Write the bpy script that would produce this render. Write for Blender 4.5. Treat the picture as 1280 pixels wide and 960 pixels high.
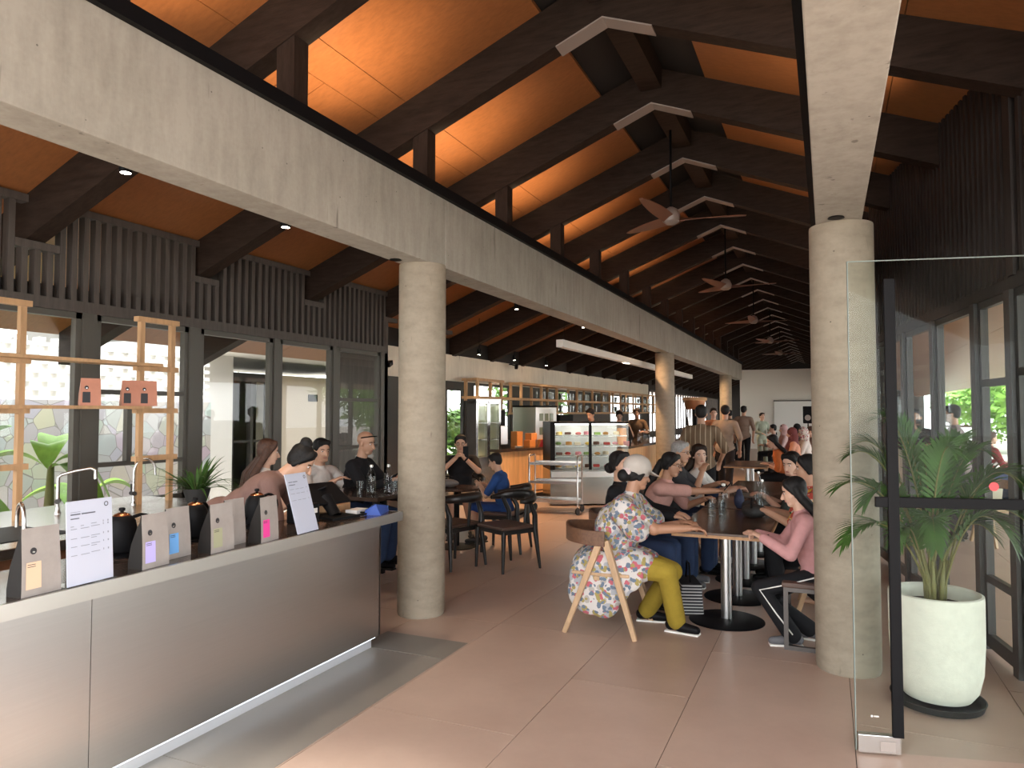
import bpy, math, random
from mathutils import Vector as V, Matrix as M, Quaternion, noise
random.seed(7)
R = math.radians
SC = bpy.context.scene
for o in list(bpy.data.objects): bpy.data.objects.remove(o)
C = SC.collection

# ------------------------------------------------------------------ camera, world, light, exposure
cam = bpy.data.cameras.new('camera'); cam.sensor_width = 36; cam.lens = 36*888/1280; cam.clip_end = 400; cam.clip_start = .05
co = bpy.data.objects.new('camera', cam); C.objects.link(co)
co.location = (0, 0, 1.65); co.rotation_euler = (R(90+2.257), 0, R(23.91))
SC.camera = co
SC.view_settings.view_transform = 'Standard'; SC.view_settings.look = 'None'
SC.view_settings.exposure = 0.4; SC.view_settings.gamma = 1; SC.view_settings.use_curve_mapping = False
SKY = 4.6
w = bpy.data.worlds.new('sky'); SC.world = w; w.use_nodes = True
bg = w.node_tree.nodes['Background']; bg.inputs[0].default_value = (.97, .985, 1, 1); bg.inputs[1].default_value = SKY
def lamp(name, kind, loc, energy, color, rot=(0,0,0), size=.1, size_y=None, parent=None, spot=None, spread=None):
    l = bpy.data.lights.new(name, kind); l.energy = energy; l.color = color
    if kind == 'SUN': l.angle = size
    elif kind == 'AREA':
        l.shape = 'RECTANGLE' if size_y else 'DISK'; l.size = size
        if size_y: l.size_y = size_y
        if spread: l.spread = spread
    else: l.shadow_soft_size = size
    if spot: l.spot_size = spot; l.spot_blend = .7
    o = bpy.data.objects.new(name, l); C.objects.link(o); o.location = loc; o.rotation_euler = rot; o.parent = parent
    return o
lamp('sun', 'SUN', (-20,-10,20), 6.0, (1,.95,.86), (R(38), R(-14), R(20)), R(6))

# ------------------------------------------------------------------ materials
MATS = {}
def pbr(name, col, rough=.6, metal=0, var=None, bump=None, spec=.5, col2=None, stretch=None, coat=0):
    if name in MATS: return MATS[name]
    m = bpy.data.materials.new(name); m.use_nodes = True; MATS[name] = m
    nt = m.node_tree; N = nt.nodes; L = nt.links; b = N['Principled BSDF']
    b.inputs['Base Color'].default_value = (*col, 1); b.inputs['Roughness'].default_value = rough
    b.inputs['Metallic'].default_value = metal; b.inputs['Specular IOR Level'].default_value = spec
    b.inputs['Coat Weight'].default_value = coat
    if var or bump:
        tc = N.new('ShaderNodeTexCoord'); mp = N.new('ShaderNodeMapping'); L.new(tc.outputs['Object'], mp.inputs[0])
        if stretch: mp.inputs['Scale'].default_value = stretch
    if var:
        n = N.new('ShaderNodeTexNoise'); n.inputs['Scale'].default_value = var[0]; n.inputs['Detail'].default_value = 6; n.inputs['Roughness'].default_value = .65
        L.new(mp.outputs[0], n.inputs[0])
        r = N.new('ShaderNodeValToRGB'); a = var[1]
        r.color_ramp.elements[0].position = .3; r.color_ramp.elements[1].position = .7
        c2 = col2 or tuple(min(1, c*(1+a)) for c in col)
        r.color_ramp.elements[0].color = (*[c*(1-a) for c in col], 1) if not col2 else (*col, 1)
        r.color_ramp.elements[1].color = (*c2, 1)
        L.new(n.outputs[0], r.inputs[0]); L.new(r.outputs[0], b.inputs['Base Color'])
    if bump:
        n2 = N.new('ShaderNodeTexNoise'); n2.inputs['Scale'].default_value = bump[0]; n2.inputs['Detail'].default_value = 4
        L.new(mp.outputs[0], n2.inputs[0]); bp = N.new('ShaderNodeBump'); bp.inputs['Strength'].default_value = bump[1]; bp.inputs['Distance'].default_value = .01
        L.new(n2.outputs[0], bp.inputs['Height']); L.new(bp.outputs[0], b.inputs['Normal'])
    return m
def glow(name, col, s):
    if name in MATS: return MATS[name]
    m = bpy.data.materials.new(name); m.use_nodes = True; MATS[name] = m
    b = m.node_tree.nodes['Principled BSDF']; b.inputs['Base Color'].default_value = (*col, 1)
    b.inputs['Emission Color'].default_value = (*col, 1); b.inputs['Emission Strength'].default_value = s
    return m
def glass(name, tint=(1,1,1), refl=1.0, ior=1.45, rough=0):
    if name in MATS: return MATS[name]
    m = bpy.data.materials.new(name); m.use_nodes = True; MATS[name] = m
    nt = m.node_tree; N = nt.nodes; L = nt.links; N.remove(N['Principled BSDF'])
    t = N.new('ShaderNodeBsdfTransparent'); t.inputs[0].default_value = (*tint, 1)
    g = N.new('ShaderNodeBsdfGlossy'); g.inputs['Roughness'].default_value = rough
    lw = N.new('ShaderNodeLayerWeight'); lw.inputs[0].default_value = .5
    pw = N.new('ShaderNodeMath'); pw.operation = 'POWER'; pw.inputs[1].default_value = 5; L.new(lw.outputs['Facing'], pw.inputs[0])
    mu = N.new('ShaderNodeMath'); mu.operation = 'MULTIPLY_ADD'; mu.inputs[1].default_value = .9*min(1,refl); mu.inputs[2].default_value = .03*refl; L.new(pw.outputs[0], mu.inputs[0])
    x = N.new('ShaderNodeMixShader'); L.new(mu.outputs[0], x.inputs[0]); L.new(t.outputs[0], x.inputs[1]); L.new(g.outputs[0], x.inputs[2])
    L.new(x.outputs[0], N['Material Output'].inputs[0])
    return m
def concrete(name, base, dark, streak=True, axis='z'):
    if name in MATS: return MATS[name]
    m = pbr(name, base, .72, spec=.35); nt = m.node_tree; N = nt.nodes; L = nt.links; b = N['Principled BSDF']
    tc = N.new('ShaderNodeTexCoord')
    def nz(sc, stretch=(1,1,1), det=8, ro=.6):
        mp = N.new('ShaderNodeMapping'); mp.inputs['Scale'].default_value = stretch; L.new(tc.outputs['Object'], mp.inputs[0])
        n = N.new('ShaderNodeTexNoise'); n.inputs['Scale'].default_value = sc; n.inputs['Detail'].default_value = det; n.inputs['Roughness'].default_value = ro
        L.new(mp.outputs[0], n.inputs[0]); return n
    n1 = nz(1.6); n2 = nz(7, (1.6,1.6,.3) if axis == 'z' else (1,1,2.2)); n3 = nz(40, det=3)
    a = N.new('ShaderNodeMath'); a.operation = 'ADD'; L.new(n1.outputs[0], a.inputs[0]); L.new(n2.outputs[0], a.inputs[1])
    a2 = N.new('ShaderNodeMath'); a2.operation = 'MULTIPLY_ADD'; a2.inputs[1].default_value = .35; L.new(n3.outputs[0], a2.inputs[0]); L.new(a.outputs[0], a2.inputs[2])
    r = N.new('ShaderNodeValToRGB'); r.color_ramp.elements[0].position = .82; r.color_ramp.elements[1].position = 1.4 if False else 1.0
    mr = N.new('ShaderNodeMapRange'); mr.inputs[1].default_value = .8; mr.inputs[2].default_value = 1.55; L.new(a2.outputs[0], mr.inputs[0])
    r.color_ramp.elements[0].position = 0; r.color_ramp.elements[0].color = (*dark, 1)
    r.color_ramp.elements[1].position = .75; r.color_ramp.elements[1].color = (*base, 1)
    L.new(mr.outputs[0], r.inputs[0])
    ck = nz(2.2, (5,5,.5) if axis == 'z' else (5,5,1.2), 3); ct = N.new('ShaderNodeMapRange'); ct.inputs[1].default_value = .27; ct.inputs[2].default_value = .33; L.new(ck.outputs[0], ct.inputs[0])
    cm_ = N.new('ShaderNodeMix'); cm_.data_type = 'RGBA'; cm_.inputs['A'].default_value = (*[c*.72 for c in dark], 1); L.new(ct.outputs[0], cm_.inputs['Factor']); L.new(r.outputs[0], cm_.inputs['B'])
    # small bugholes
    vo = N.new('ShaderNodeTexVoronoi'); vo.inputs['Scale'].default_value = 9; L.new(tc.outputs['Object'], vo.inputs[0])
    lt = N.new('ShaderNodeMath'); lt.operation = 'LESS_THAN'; lt.inputs[1].default_value = .045; L.new(vo.outputs['Distance'], lt.inputs[0])
    mx = N.new('ShaderNodeMix'); mx.data_type = 'RGBA'; mx.inputs['B'].default_value = (*[c*.55 for c in dark], 1)
    L.new(lt.outputs[0], mx.inputs['Factor']); L.new(cm_.outputs['Result'], mx.inputs['A']); L.new(mx.outputs['Result'], b.inputs['Base Color'])
    bp = N.new('ShaderNodeBump'); bp.inputs['Strength'].default_value = .12; bp.inputs['Distance'].default_value = .01; L.new(a2.outputs[0], bp.inputs['Height']); L.new(bp.outputs[0], b.inputs['Normal'])
    return m
def fabric_pattern(name, base, cols, scale=14, amount=.5):
    if name in MATS: return MATS[name]
    m = pbr(name, base, .85, spec=.2); nt = m.node_tree; N = nt.nodes; L = nt.links; b = N['Principled BSDF']
    tc = N.new('ShaderNodeTexCoord'); prev = None
    for i, c in enumerate(cols):
        mp = N.new('ShaderNodeMapping'); mp.inputs['Location'].default_value = (i*3.1, i*1.7, i*.9); L.new(tc.outputs['Object'], mp.inputs[0])
        nz = N.new('ShaderNodeTexNoise'); nz.inputs['Scale'].default_value = scale*1.5; L.new(mp.outputs[0], nz.inputs[0])
        va = N.new('ShaderNodeVectorMath'); va.operation = 'MULTIPLY_ADD'; va.inputs[1].default_value = (.06,.06,.06)
        L.new(nz.outputs['Color'], va.inputs[0]); L.new(mp.outputs[0], va.inputs[2])
        vo = N.new('ShaderNodeTexVoronoi'); vo.inputs['Scale'].default_value = scale*(1+.35*i); L.new(va.outputs[0], vo.inputs[0])
        mr = N.new('ShaderNodeMath'); mr.operation = 'LESS_THAN'; mr.inputs[1].default_value = amount*(.75 if i else .9); L.new(vo.outputs['Distance'], mr.inputs[0])
        mx = N.new('ShaderNodeMix'); mx.data_type = 'RGBA'; mx.inputs['B'].default_value = (*c, 1)
        if prev: L.new(prev, mx.inputs['A'])
        else: mx.inputs['A'].default_value = (*base, 1)
        L.new(mr.outputs[0], mx.inputs['Factor']); prev = mx.outputs['Result']
    L.new(prev, b.inputs['Base Color']); return m
def stripes(name, a, c, scale, axis=0, width=.5):
    if name in MATS: return MATS[name]
    m = pbr(name, a, .85, spec=.2); nt = m.node_tree; N = nt.nodes; L = nt.links; b = N['Principled BSDF']
    tc = N.new('ShaderNodeTexCoord'); sp = N.new('ShaderNodeSeparateXYZ'); L.new(tc.outputs['Object'], sp.inputs[0])
    mu = N.new('ShaderNodeMath'); mu.operation = 'MULTIPLY'; mu.inputs[1].default_value = scale; L.new(sp.outputs[axis], mu.inputs[0])
    fr = N.new('ShaderNodeMath'); fr.operation = 'FRACT'; L.new(mu.outputs[0], fr.inputs[0])
    gt = N.new('ShaderNodeMath'); gt.operation = 'GREATER_THAN'; gt.inputs[1].default_value = 1-width; L.new(fr.outputs[0], gt.inputs[0])
    mx = N.new('ShaderNodeMix'); mx.data_type = 'RGBA'; mx.inputs['A'].default_value = (*a, 1); mx.inputs['B'].default_value = (*c, 1)
    L.new(gt.outputs[0], mx.inputs['Factor']); L.new(mx.outputs['Result'], b.inputs['Base Color']); return m
def tile_mat(name, a, c):
    if name in MATS: return MATS[name]
    m = pbr(name, a, .34, spec=.45); nt = m.node_tree; N = nt.nodes; L = nt.links; b = N['Principled BSDF']
    tc = N.new('ShaderNodeTexCoord'); g = N.new('ShaderNodeNewGeometry')
    n = N.new('ShaderNodeTexNoise'); n.inputs['Scale'].default_value = 2.2; n.inputs['Detail'].default_value = 9; n.inputs['Roughness'].default_value = .7; L.new(tc.outputs['Object'], n.inputs[0])
    ad = N.new('ShaderNodeMath'); ad.operation = 'MULTIPLY_ADD'; ad.inputs[1].default_value = .25; L.new(g.outputs['Random Per Island'], ad.inputs[0]); L.new(n.outputs[0], ad.inputs[2])
    r = N.new('ShaderNodeValToRGB'); r.color_ramp.elements[0].position = .35; r.color_ramp.elements[1].position = .85
    r.color_ramp.elements[0].color = (*a, 1); r.color_ramp.elements[1].color = (*c, 1); L.new(ad.outputs[0], r.inputs[0]); L.new(r.outputs[0], b.inputs['Base Color'])
    rr = N.new('ShaderNodeMapRange'); rr.inputs[3].default_value = .26; rr.inputs[4].default_value = .46; L.new(n.outputs[0], rr.inputs[0]); L.new(rr.outputs[0], b.inputs['Roughness'])
    return m
def stone_mat(name):
    if name in MATS: return MATS[name]
    m = pbr(name, (.5,.47,.44), .85); nt = m.node_tree; N = nt.nodes; L = nt.links; b = N['Principled BSDF']
    tc = N.new('ShaderNodeTexCoord')
    v1 = N.new('ShaderNodeTexVoronoi'); v1.inputs['Scale'].default_value = 4.6; v1.feature = 'DISTANCE_TO_EDGE'; L.new(tc.outputs['Object'], v1.inputs[0])
    v2 = N.new('ShaderNodeTexVoronoi'); v2.inputs['Scale'].default_value = 4.6; L.new(tc.outputs['Object'], v2.inputs[0])
    hs = N.new('ShaderNodeMix'); hs.data_type = 'RGBA'; hs.inputs['Factor'].default_value = .12; hs.inputs['A'].default_value = (.52,.50,.48,1); L.new(v2.outputs['Color'], hs.inputs['B'])
    lt = N.new('ShaderNodeMath'); lt.operation = 'LESS_THAN'; lt.inputs[1].default_value = .018; L.new(v1.outputs['Distance'], lt.inputs[0])
    mx = N.new('ShaderNodeMix'); mx.data_type = 'RGBA'; mx.inputs['B'].default_value = (.3,.28,.27,1); L.new(lt.outputs[0], mx.inputs['Factor']); L.new(hs.outputs['Result'], mx.inputs['A'])
    L.new(mx.outputs['Result'], b.inputs['Base Color']); return m

m_conc = concrete('concrete', (.40,.375,.325), (.27,.25,.21))
m_conc_col = concrete('column_concrete', (.33,.285,.22), (.225,.19,.145), axis='h')
m_conc_wall = concrete('pale_concrete', (.80,.74,.62), (.66,.60,.49))
m_timber = pbr('dark_timber', (.032,.021,.016), .6, spec=.15, var=(5,.35), stretch=(1,6,6), bump=(30,.08))
m_timber_x = pbr('dark_timber_post', (.032,.021,.016), .6, spec=.15, var=(5,.35), stretch=(6,6,1))
m_slat = pbr('slat_brown', (.075,.063,.056), .6, var=(4,.25), stretch=(6,6,.6))
m_slatdark = pbr('slat_dark', (.03,.024,.022), .65, var=(4,.25), stretch=(6,6,.6))
m_back = pbr('slat_backing', (.022,.018,.016), .8)
m_panel = pbr('ceiling_ply', (.30,.118,.042), .3, var=(9,.16), stretch=(.35,4,4), spec=.5)
m_black = pbr('black_metal', (.006,.006,.007), .5, spec=.12)
m_frame = pbr('bronze_frame', (.085,.078,.066), .45)
m_framedark = pbr('dark_frame', (.035,.032,.03), .45)
m_plate = pbr('ridge_plate_steel', (.36,.31,.28), .5, metal=.2)
m_steel = pbr('brushed_steel', (.55,.545,.54), .30, metal=1, var=(2.0,.025), stretch=(60,1,60))
m_steel2 = pbr('steel', (.62,.61,.59), .25, metal=1)
m_steel3 = pbr('steel_edge', (.66,.65,.62), .35, metal=1)
m_tile = tile_mat('floor_tile', (.40,.285,.225), (.50,.37,.30))
m_tilegrey = tile_mat('floor_tile_grey', (.19,.175,.155), (.24,.22,.195))
m_grout = pbr('grout', (.10,.08,.065), .8)
m_stone_top = pbr('dark_counter_top', (.05,.035,.028), .12, var=(6,.3))
m_white = pbr('white_wall', (.72,.68,.61), .7)
m_plaster = pbr('courtyard_white', (.70,.68,.65), .8)
m_beige = pbr('neighbour_beige', (.55,.46,.37), .8)
m_wood = pbr('light_oak', (.50,.30,.15), .5, var=(6,.2), stretch=(3,3,.5))
m_woodseat = pbr('chair_oak', (.47,.31,.18), .45, var=(8,.18), stretch=(2,2,.5))
m_walnut = pbr('walnut', (.14,.07,.04), .4, var=(8,.3), stretch=(1,6,6))
m_tabletop = pbr('table_walnut', (.075,.042,.028), .25, var=(5,.4), stretch=(8,1,8))
m_tableedge = pbr('table_edge_oak', (.36,.19,.08), .45, var=(8,.2), stretch=(3,1,3))
m_barwood = pbr('bar_oak', (.72,.44,.21), .45, var=(2.5,.22), stretch=(6,6,.5))
m_glass = glass('window_glass', (.97,.98,.97), .8)
m_glassdoor = glass('door_glass', (.93,.96,.95), .2)
m_clear = glass('clear_glass', (.94,.96,.96), 1.6, 1.5)
m_leaf = pbr('palm_leaf', (.05,.115,.024), .5, var=(8,.4), spec=.3)
m_leafl = pbr('light_leaf', (.22,.42,.06), .5, var=(4,.35))
m_leafd = pbr('tree_leaf', (.10,.22,.04), .6, var=(1.5,.5))
m_stem = pbr('stem', (.16,.15,.05), .6)
m_trunk = pbr('trunk', (.12,.085,.06), .85)
m_soil = pbr('soil', (.04,.028,.02), .95)
m_pot = pbr('cream_pot', (.66,.65,.56), .8, var=(20,.06), bump=(60,.15))
m_chairblack = pbr('black_chair_wood', (.014,.013,.013), .35)
m_brownleather = pbr('brown_leather', (.10,.06,.045), .5)
m_rubber = pbr('rubber', (.02,.02,.02), .7)
m_paper = pbr('menu_paper', (.52,.56,.68), .5)
m_ink = pbr('ink', (.03,.03,.035), .6)
m_inkgrey = pbr('ink_grey', (.27,.30,.37), .6)
m_bag = pbr('grey_bag', (.34,.31,.29), .42, var=(10,.1), bump=(25,.1))
m_bagside = pbr('bag_gusset', (.018,.016,.015), .6, spec=.2)
m_bagorange = pbr('terracotta_bag', (.52,.22,.14), .5, var=(10,.1))
m_red = pbr('red_sticker', (.8,.06,.07), .5)
m_whiteplastic = pbr('white_plastic', (.8,.79,.76), .4)

# ------------------------------------------------------------------ mesh helpers
class MB:
    def __init__(s): s.v = []; s.f = []; s.mi = []; s.cur = 0
    def add(s, vs, fs):
        n = len(s.v); s.v += [tuple(v) for v in vs]; s.f += [tuple(n+i for i in f) for f in fs]; s.mi += [s.cur]*len(fs); return s
    def use(s, i): s.cur = i; return s
    def box(s, x0, y0, z0, x1, y1, z1):
        return s.add([(x0,y0,z0),(x1,y0,z0),(x1,y1,z0),(x0,y1,z0),(x0,y0,z1),(x1,y0,z1),(x1,y1,z1),(x0,y1,z1)],
                     [(0,3,2,1),(4,5,6,7),(0,1,5,4),(1,2,6,5),(2,3,7,6),(3,0,4,7)])
    def obox(s, c, size, rot=None):
        a, b, d = [x/2 for x in size]; c = V(c); rot = rot or M.Identity(3)
        vs = [c + rot @ V(p) for p in [(-a,-b,-d),(a,-b,-d),(a,b,-d),(-a,b,-d),(-a,-b,d),(a,-b,d),(a,b,d),(-a,b,d)]]
        return s.add(vs, [(0,3,2,1),(4,5,6,7),(0,1,5,4),(1,2,6,5),(2,3,7,6),(3,0,4,7)])
    def bar(s, p, q, wd, ht, up=(0,0,1), w2=None, h2=None):
        p, q = V(p), V(q); d = (q-p).normalized(); x = d.cross(V(up))
        if x.length < 1e-4: x = d.cross(V((0,1,0)))
        x.normalize(); u = x.cross(d); w2 = w2 or wd; h2 = h2 or ht
        vs = [p + x*a*wd/2 + u*b*ht/2 for a, b in ((-1,-1),(1,-1),(1,1),(-1,1))] + [q + x*a*w2/2 + u*b*h2/2 for a, b in ((-1,-1),(1,-1),(1,1),(-1,1))]
        return s.add(vs, [(3,2,1,0),(4,5,6,7),(0,1,5,4),(1,2,6,5),(2,3,7,6),(3,0,4,7)])
    def tube(s, pts, r, seg=8, flat=1.0, up=None):
        pts = [V(p) for p in pts]; n = len(pts); rs = r if isinstance(r, (list, tuple)) else [r]*n
        vs = []; x = None
        for i, p in enumerate(pts):
            d = (pts[min(i+1,n-1)] - pts[max(i-1,0)]).normalized()
            if x is None:
                x = d.cross(V(up) if up else V((0,0,1)))
                if x.length < .05: x = d.cross(V((0,1,0)))
            x = (x - d*x.dot(d)).normalized(); y = d.cross(x)
            for k in range(seg):
                a = 2*math.pi*k/seg; vs.append(p + (x*math.cos(a) + y*math.sin(a)*flat)*rs[i])
        fs = [(i*seg+k, i*seg+(k+1)%seg, (i+1)*seg+(k+1)%seg, (i+1)*seg+k) for i in range(n-1) for k in range(seg)]
        fs += [tuple(reversed(range(seg))), tuple(range((n-1)*seg, n*seg))]
        return s.add(vs, fs)
    def lathe(s, prof, c=(0,0,0), seg=24, cap=True):
        vs = []; n = len(prof)
        for r, z in prof:
            for k in range(seg):
                a = 2*math.pi*k/seg; vs.append((c[0]+r*math.cos(a), c[1]+r*math.sin(a), c[2]+z))
        fs = [(i*seg+k, i*seg+(k+1)%seg, (i+1)*seg+(k+1)%seg, (i+1)*seg+k) for i in range(n-1) for k in range(seg)]
        if cap: fs += [tuple(reversed(range(seg))), tuple(range((n-1)*seg, n*seg))]
        return s.add(vs, fs)
    def ell(s, c, r, seg=16, rings=10, rot=None):
        c = V(c); rot = rot or M.Identity(3); vs = [c + rot @ V((0,0,-r[2]))]
        for i in range(1, rings):
            t = -math.pi/2 + math.pi*i/rings
            for k in range(seg):
                a = 2*math.pi*k/seg; vs.append(c + rot @ V((r[0]*math.cos(t)*math.cos(a), r[1]*math.cos(t)*math.sin(a), r[2]*math.sin(t))))
        vs.append(c + rot @ V((0,0,r[2]))); T = len(vs)-1; fs = []
        for k in range(seg):
            fs.append((0, 1+(k+1)%seg, 1+k)); fs.append((T, T-seg+k, T-seg+(k+1)%seg))
        for i in range(rings-2):
            for k in range(seg): fs.append((1+i*seg+k, 1+i*seg+(k+1)%seg, 1+(i+1)*seg+(k+1)%seg, 1+(i+1)*seg+k))
        return s.add(vs, fs)
    def cap(s, p, q, r1, r2=None, seg=12):     # tapered capsule, closed
        p, q = V(p), V(q); r2 = r2 or r1; d = q-p; L = d.length
        if L < 1e-5: return s.ell(p, (r1,r1,r1))
        rot = d.normalized().to_track_quat('Z','Y').to_matrix(); prof = []
        for i in range(5): t = -math.pi/2+math.pi/2*i/4; prof.append((r1*math.cos(t), r1*math.sin(t)))
        for i in range(5): t = math.pi/2*i/4; prof.append((r2*math.cos(t), L+r2*math.sin(t)))
        vs = []; n = len(prof)
        for r, z in prof:
            r = max(r, 1e-4)
            for k in range(seg):
                a = 2*math.pi*k/seg; vs.append(p + rot @ V((r*math.cos(a), r*math.sin(a), z)))
        fs = [(i*seg+k, i*seg+(k+1)%seg, (i+1)*seg+(k+1)%seg, (i+1)*seg+k) for i in range(n-1) for k in range(seg)]
        fs += [tuple(reversed(range(seg))), tuple(range((n-1)*seg, n*seg))]
        return s.add(vs, fs)
    def ext(s, poly, p0, ax, ay, d):           # extrude a 2d polygon in the (ax, ay) plane by vector d
        p0, ax, ay, d = V(p0), V(ax), V(ay), V(d); n = len(poly)
        vs = [p0 + ax*a + ay*b for a, b in poly]; vs += [v + d for v in vs]
        return s.add(vs, [tuple(range(n)), tuple(reversed(range(n, 2*n)))] + [(i+n, (i+1)%n+n, (i+1)%n, i) for i in range(n)])
    def quad(s, a, b, c, d): return s.add([a,b,c,d], [(0,1,2,3)])
    def build(s, name, mats, parent=None, smooth=None, bevel=0, fix=False):
        me = bpy.data.meshes.new(name); me.from_pydata(s.v, [], s.f)
        for m in (mats if isinstance(mats, (list,tuple)) else [mats]): me.materials.append(m)
        if isinstance(mats, (list,tuple)): me.polygons.foreach_set('material_index', s.mi)
        me.validate(); me.update()
        if smooth:
            me.polygons.foreach_set('use_smooth', [True]*len(me.polygons))
            if smooth is not True: me.set_sharp_from_angle(angle=R(smooth))
        o = bpy.data.objects.new(name, me); C.objects.link(o); o.parent = parent
        if fix:
            import bmesh
            bm = bmesh.new(); bm.from_mesh(me); bmesh.ops.recalc_face_normals(bm, faces=bm.faces); bm.to_mesh(me); bm.free()
        if bevel:
            b = o.modifiers.new('bevel', 'BEVEL'); b.width = bevel; b.segments = 2; b.limit_method = 'ANGLE'
        return o
def blob(mb, name, mats, parent, vox, smooth=3, paint=None):
    """unite the closed shapes of mb into one continuous smooth skin"""
    me = bpy.data.meshes.new('tmp'); me.from_pydata(mb.v, [], mb.f); me.update()
    o = bpy.data.objects.new('tmp', me); C.objects.link(o)
    r = o.modifiers.new('r','REMESH'); r.mode = 'VOXEL'; r.voxel_size = vox; r.use_smooth_shade = True
    if smooth: s = o.modifiers.new('s','SMOOTH'); s.factor = .5; s.iterations = smooth
    dg = bpy.context.evaluated_depsgraph_get()
    nm = bpy.data.meshes.new_from_object(o.evaluated_get(dg)); nm.name = name
    bpy.data.objects.remove(o); bpy.data.meshes.remove(me)
    ml = mats if isinstance(mats, (list,tuple)) else [mats]
    nm.materials.clear()
    for m in ml: nm.materials.append(m)
    if paint:
        for p in nm.polygons: p.material_index = paint(p.center)
    n = bpy.data.objects.new(name, nm); C.objects.link(n); n.parent = parent
    return n
def tag(o, label=None, cat=None, group=None, kind=None):
    if label: o['label'] = label
    if cat: o['category'] = cat
    if group: o['group'] = group
    if kind: o['kind'] = kind
    return o
def thing(name, label, cat, loc=(0,0,0), rz=0, group=None):
    o = bpy.data.objects.new(name, None); C.objects.link(o); o.location = loc; o.rotation_euler = (0,0,rz); o.empty_display_size = .1
    return tag(o, label, cat, group)
def struct(name, mb, mat, label=None, cat=None, group=None, **k):
    return tag(mb.build(name, mat, **k), label, cat, group, 'structure')
def dup(root, loc=None, rz=None, label=None, group=None):
    def cp(o, par):
        c = o.copy(); C.objects.link(c); c.parent = par
        for ch in [x for x in KIDS if x.parent == o]: cp(ch, c)
        return c
    KIDS = [x for x in C.objects if x.parent is not None]
    r = cp(root, root.parent)
    if loc is not None: r.location = loc
    if rz is not None: r.rotation_euler = (0,0,rz)
    if label: r['label'] = label
    if group: r['group'] = group
    return r
def text(body, size, loc, rot, mat, parent, name='lettering', extrude=.0004):
    cu = bpy.data.curves.new(name, 'FONT'); cu.body = body; cu.size = size; cu.extrude = extrude; cu.align_x = 'LEFT'
    o = bpy.data.objects.new('tmp', cu); C.objects.link(o)
    me = bpy.data.meshes.new_from_object(o.evaluated_get(bpy.context.evaluated_depsgraph_get())); me.name = name
    bpy.data.objects.remove(o); bpy.data.curves.remove(cu)
    me.materials.clear(); me.materials.append(mat)
    n = bpy.data.objects.new(name, me); C.objects.link(n); n.location = loc; n.rotation_euler = rot; n.parent = parent
    return n

# ------------------------------------------------------------------ the setting: floor, roof, beams, columns, walls
RX = -1.49; RZ = 4.607; SL = .40; RD = .345        # ridge line, underside height, slope, rafter depth
XL, XR = -3.07, .086                               # beam centre lines
def rz_under(x): return RZ - SL*abs(x-RX)
mb = MB().box(-40,-40,-.5, 40,70,-.03)
struct('ground', mb, pbr('courtyard_ground', (.55,.51,.46), .9, var=(1.5,.12)))
# tiles: joints run along the hall, cross joints staggered
mb = MB().use(2).box(-7.2,-3,-.03, 4.2,46,-.004)
xs = [-7.2,-6.3,-5.6,-4.75,-3.9,-3.05,-2.36,-1.475,-.755,.10,.955,1.8,2.65,3.5,4.2]
for i in range(len(xs)-1):
    off = {5:3.38,6:3.38,7:4.23,8:3.38}.get(i, 3.38+.86*(i%2))
    y = off - 1.72*4
    while y < 46:
        y0, y1 = max(y,-3), min(y+1.72, 46)
        if y1 > y0+.01:
            x0, x1 = xs[i]+.002, xs[i+1]-.002
            if i == 5:
                mb.use(0).box(x0, y0+.002, -.004, x1, y1-.002, 0)
            else: mb.use(0).box(x0, y0+.002, -.004, x1, y1-.002, 0)
        y += 1.72
struct('floor', mb, [m_tile, m_tilegrey, m_grout])
mb = MB()
for y0, y1 in ((-3,-.9),(-.9,.8),(.8,2.5),(2.5,4.21),(4.214,4.57)): mb.box(-3.05,y0+.002,-.02,-2.37,y1-.002,.003)
struct('counter_floor_strip', mb, m_tilegrey, 'grey floor tiles running along the foot of the steel counter', 'floor')
# ceiling boards on top of the rafters with panel joints, one slab per bay half
def ceiling(side):
    mb = MB(); g = .006
    for k in range(-4, 25):
        ya, yb = 5.1+1.615*k, 5.1+1.615*(k+1)
        for (da, db) in ((.50,1.72),(1.72,1.98),(1.98,3.2),(3.2,4.42),(4.42,5.75),(5.75,6.15)):
            for (p, q) in ((ya, ya+.8075), (ya+.8075, yb)) if da in (1.98,4.42) else ((ya, yb),):
                x0, x1 = RX+side*(da+g/2), RX+side*(db-g/2)
                z0, z1 = RZ+RD-SL*(da+g/2), RZ+RD-SL*(db-g/2)
                mb.add([(x0,p+g/2,z0),(x1,p+g/2,z1),(x1,q-g/2,z1),(x0,q-g/2,z0)] + [(x0,p+g/2,z0+.03),(x1,p+g/2,z1+.03),(x1,q-g/2,z1+.03),(x0,q-g/2,z0+.03)],
                       [(0,1,2,3),(7,6,5,4),(0,4,5,1),(1,5,6,2),(2,6,7,3),(3,7,4,0)])
    return mb
for sd, nm in ((-1,'left'),(1,'right')): struct('ceiling_'+nm, ceiling(sd), m_panel, fix=True)
mb = MB()
for sd in (-1,1):
    x1 = RX+sd*6.25
    mb.add([(RX,-1.4,RZ+RD+.06),(x1,-1.4,RZ+RD+.06-SL*6.25),(x1,46,RZ+RD+.06-SL*6.25),(RX,46,RZ+RD+.06),(RX,-1.4,RZ+RD+.2),(x1,-1.4,RZ+RD+.2-SL*6.25),(x1,46,RZ+RD+.2-SL*6.25),(RX,46,RZ+RD+.2)],
           [(0,1,2,3),(7,6,5,4),(0,4,5,1),(1,5,6,2),(2,6,7,3),(3,7,4,0)])
struct('roof', mb, m_back, fix=True)
mb = MB(); mb.box(RX-.10,-1.4,RZ+.12,RX+.10,46,RZ+RD)
struct('ridge_beam', mb, m_timber)
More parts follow.
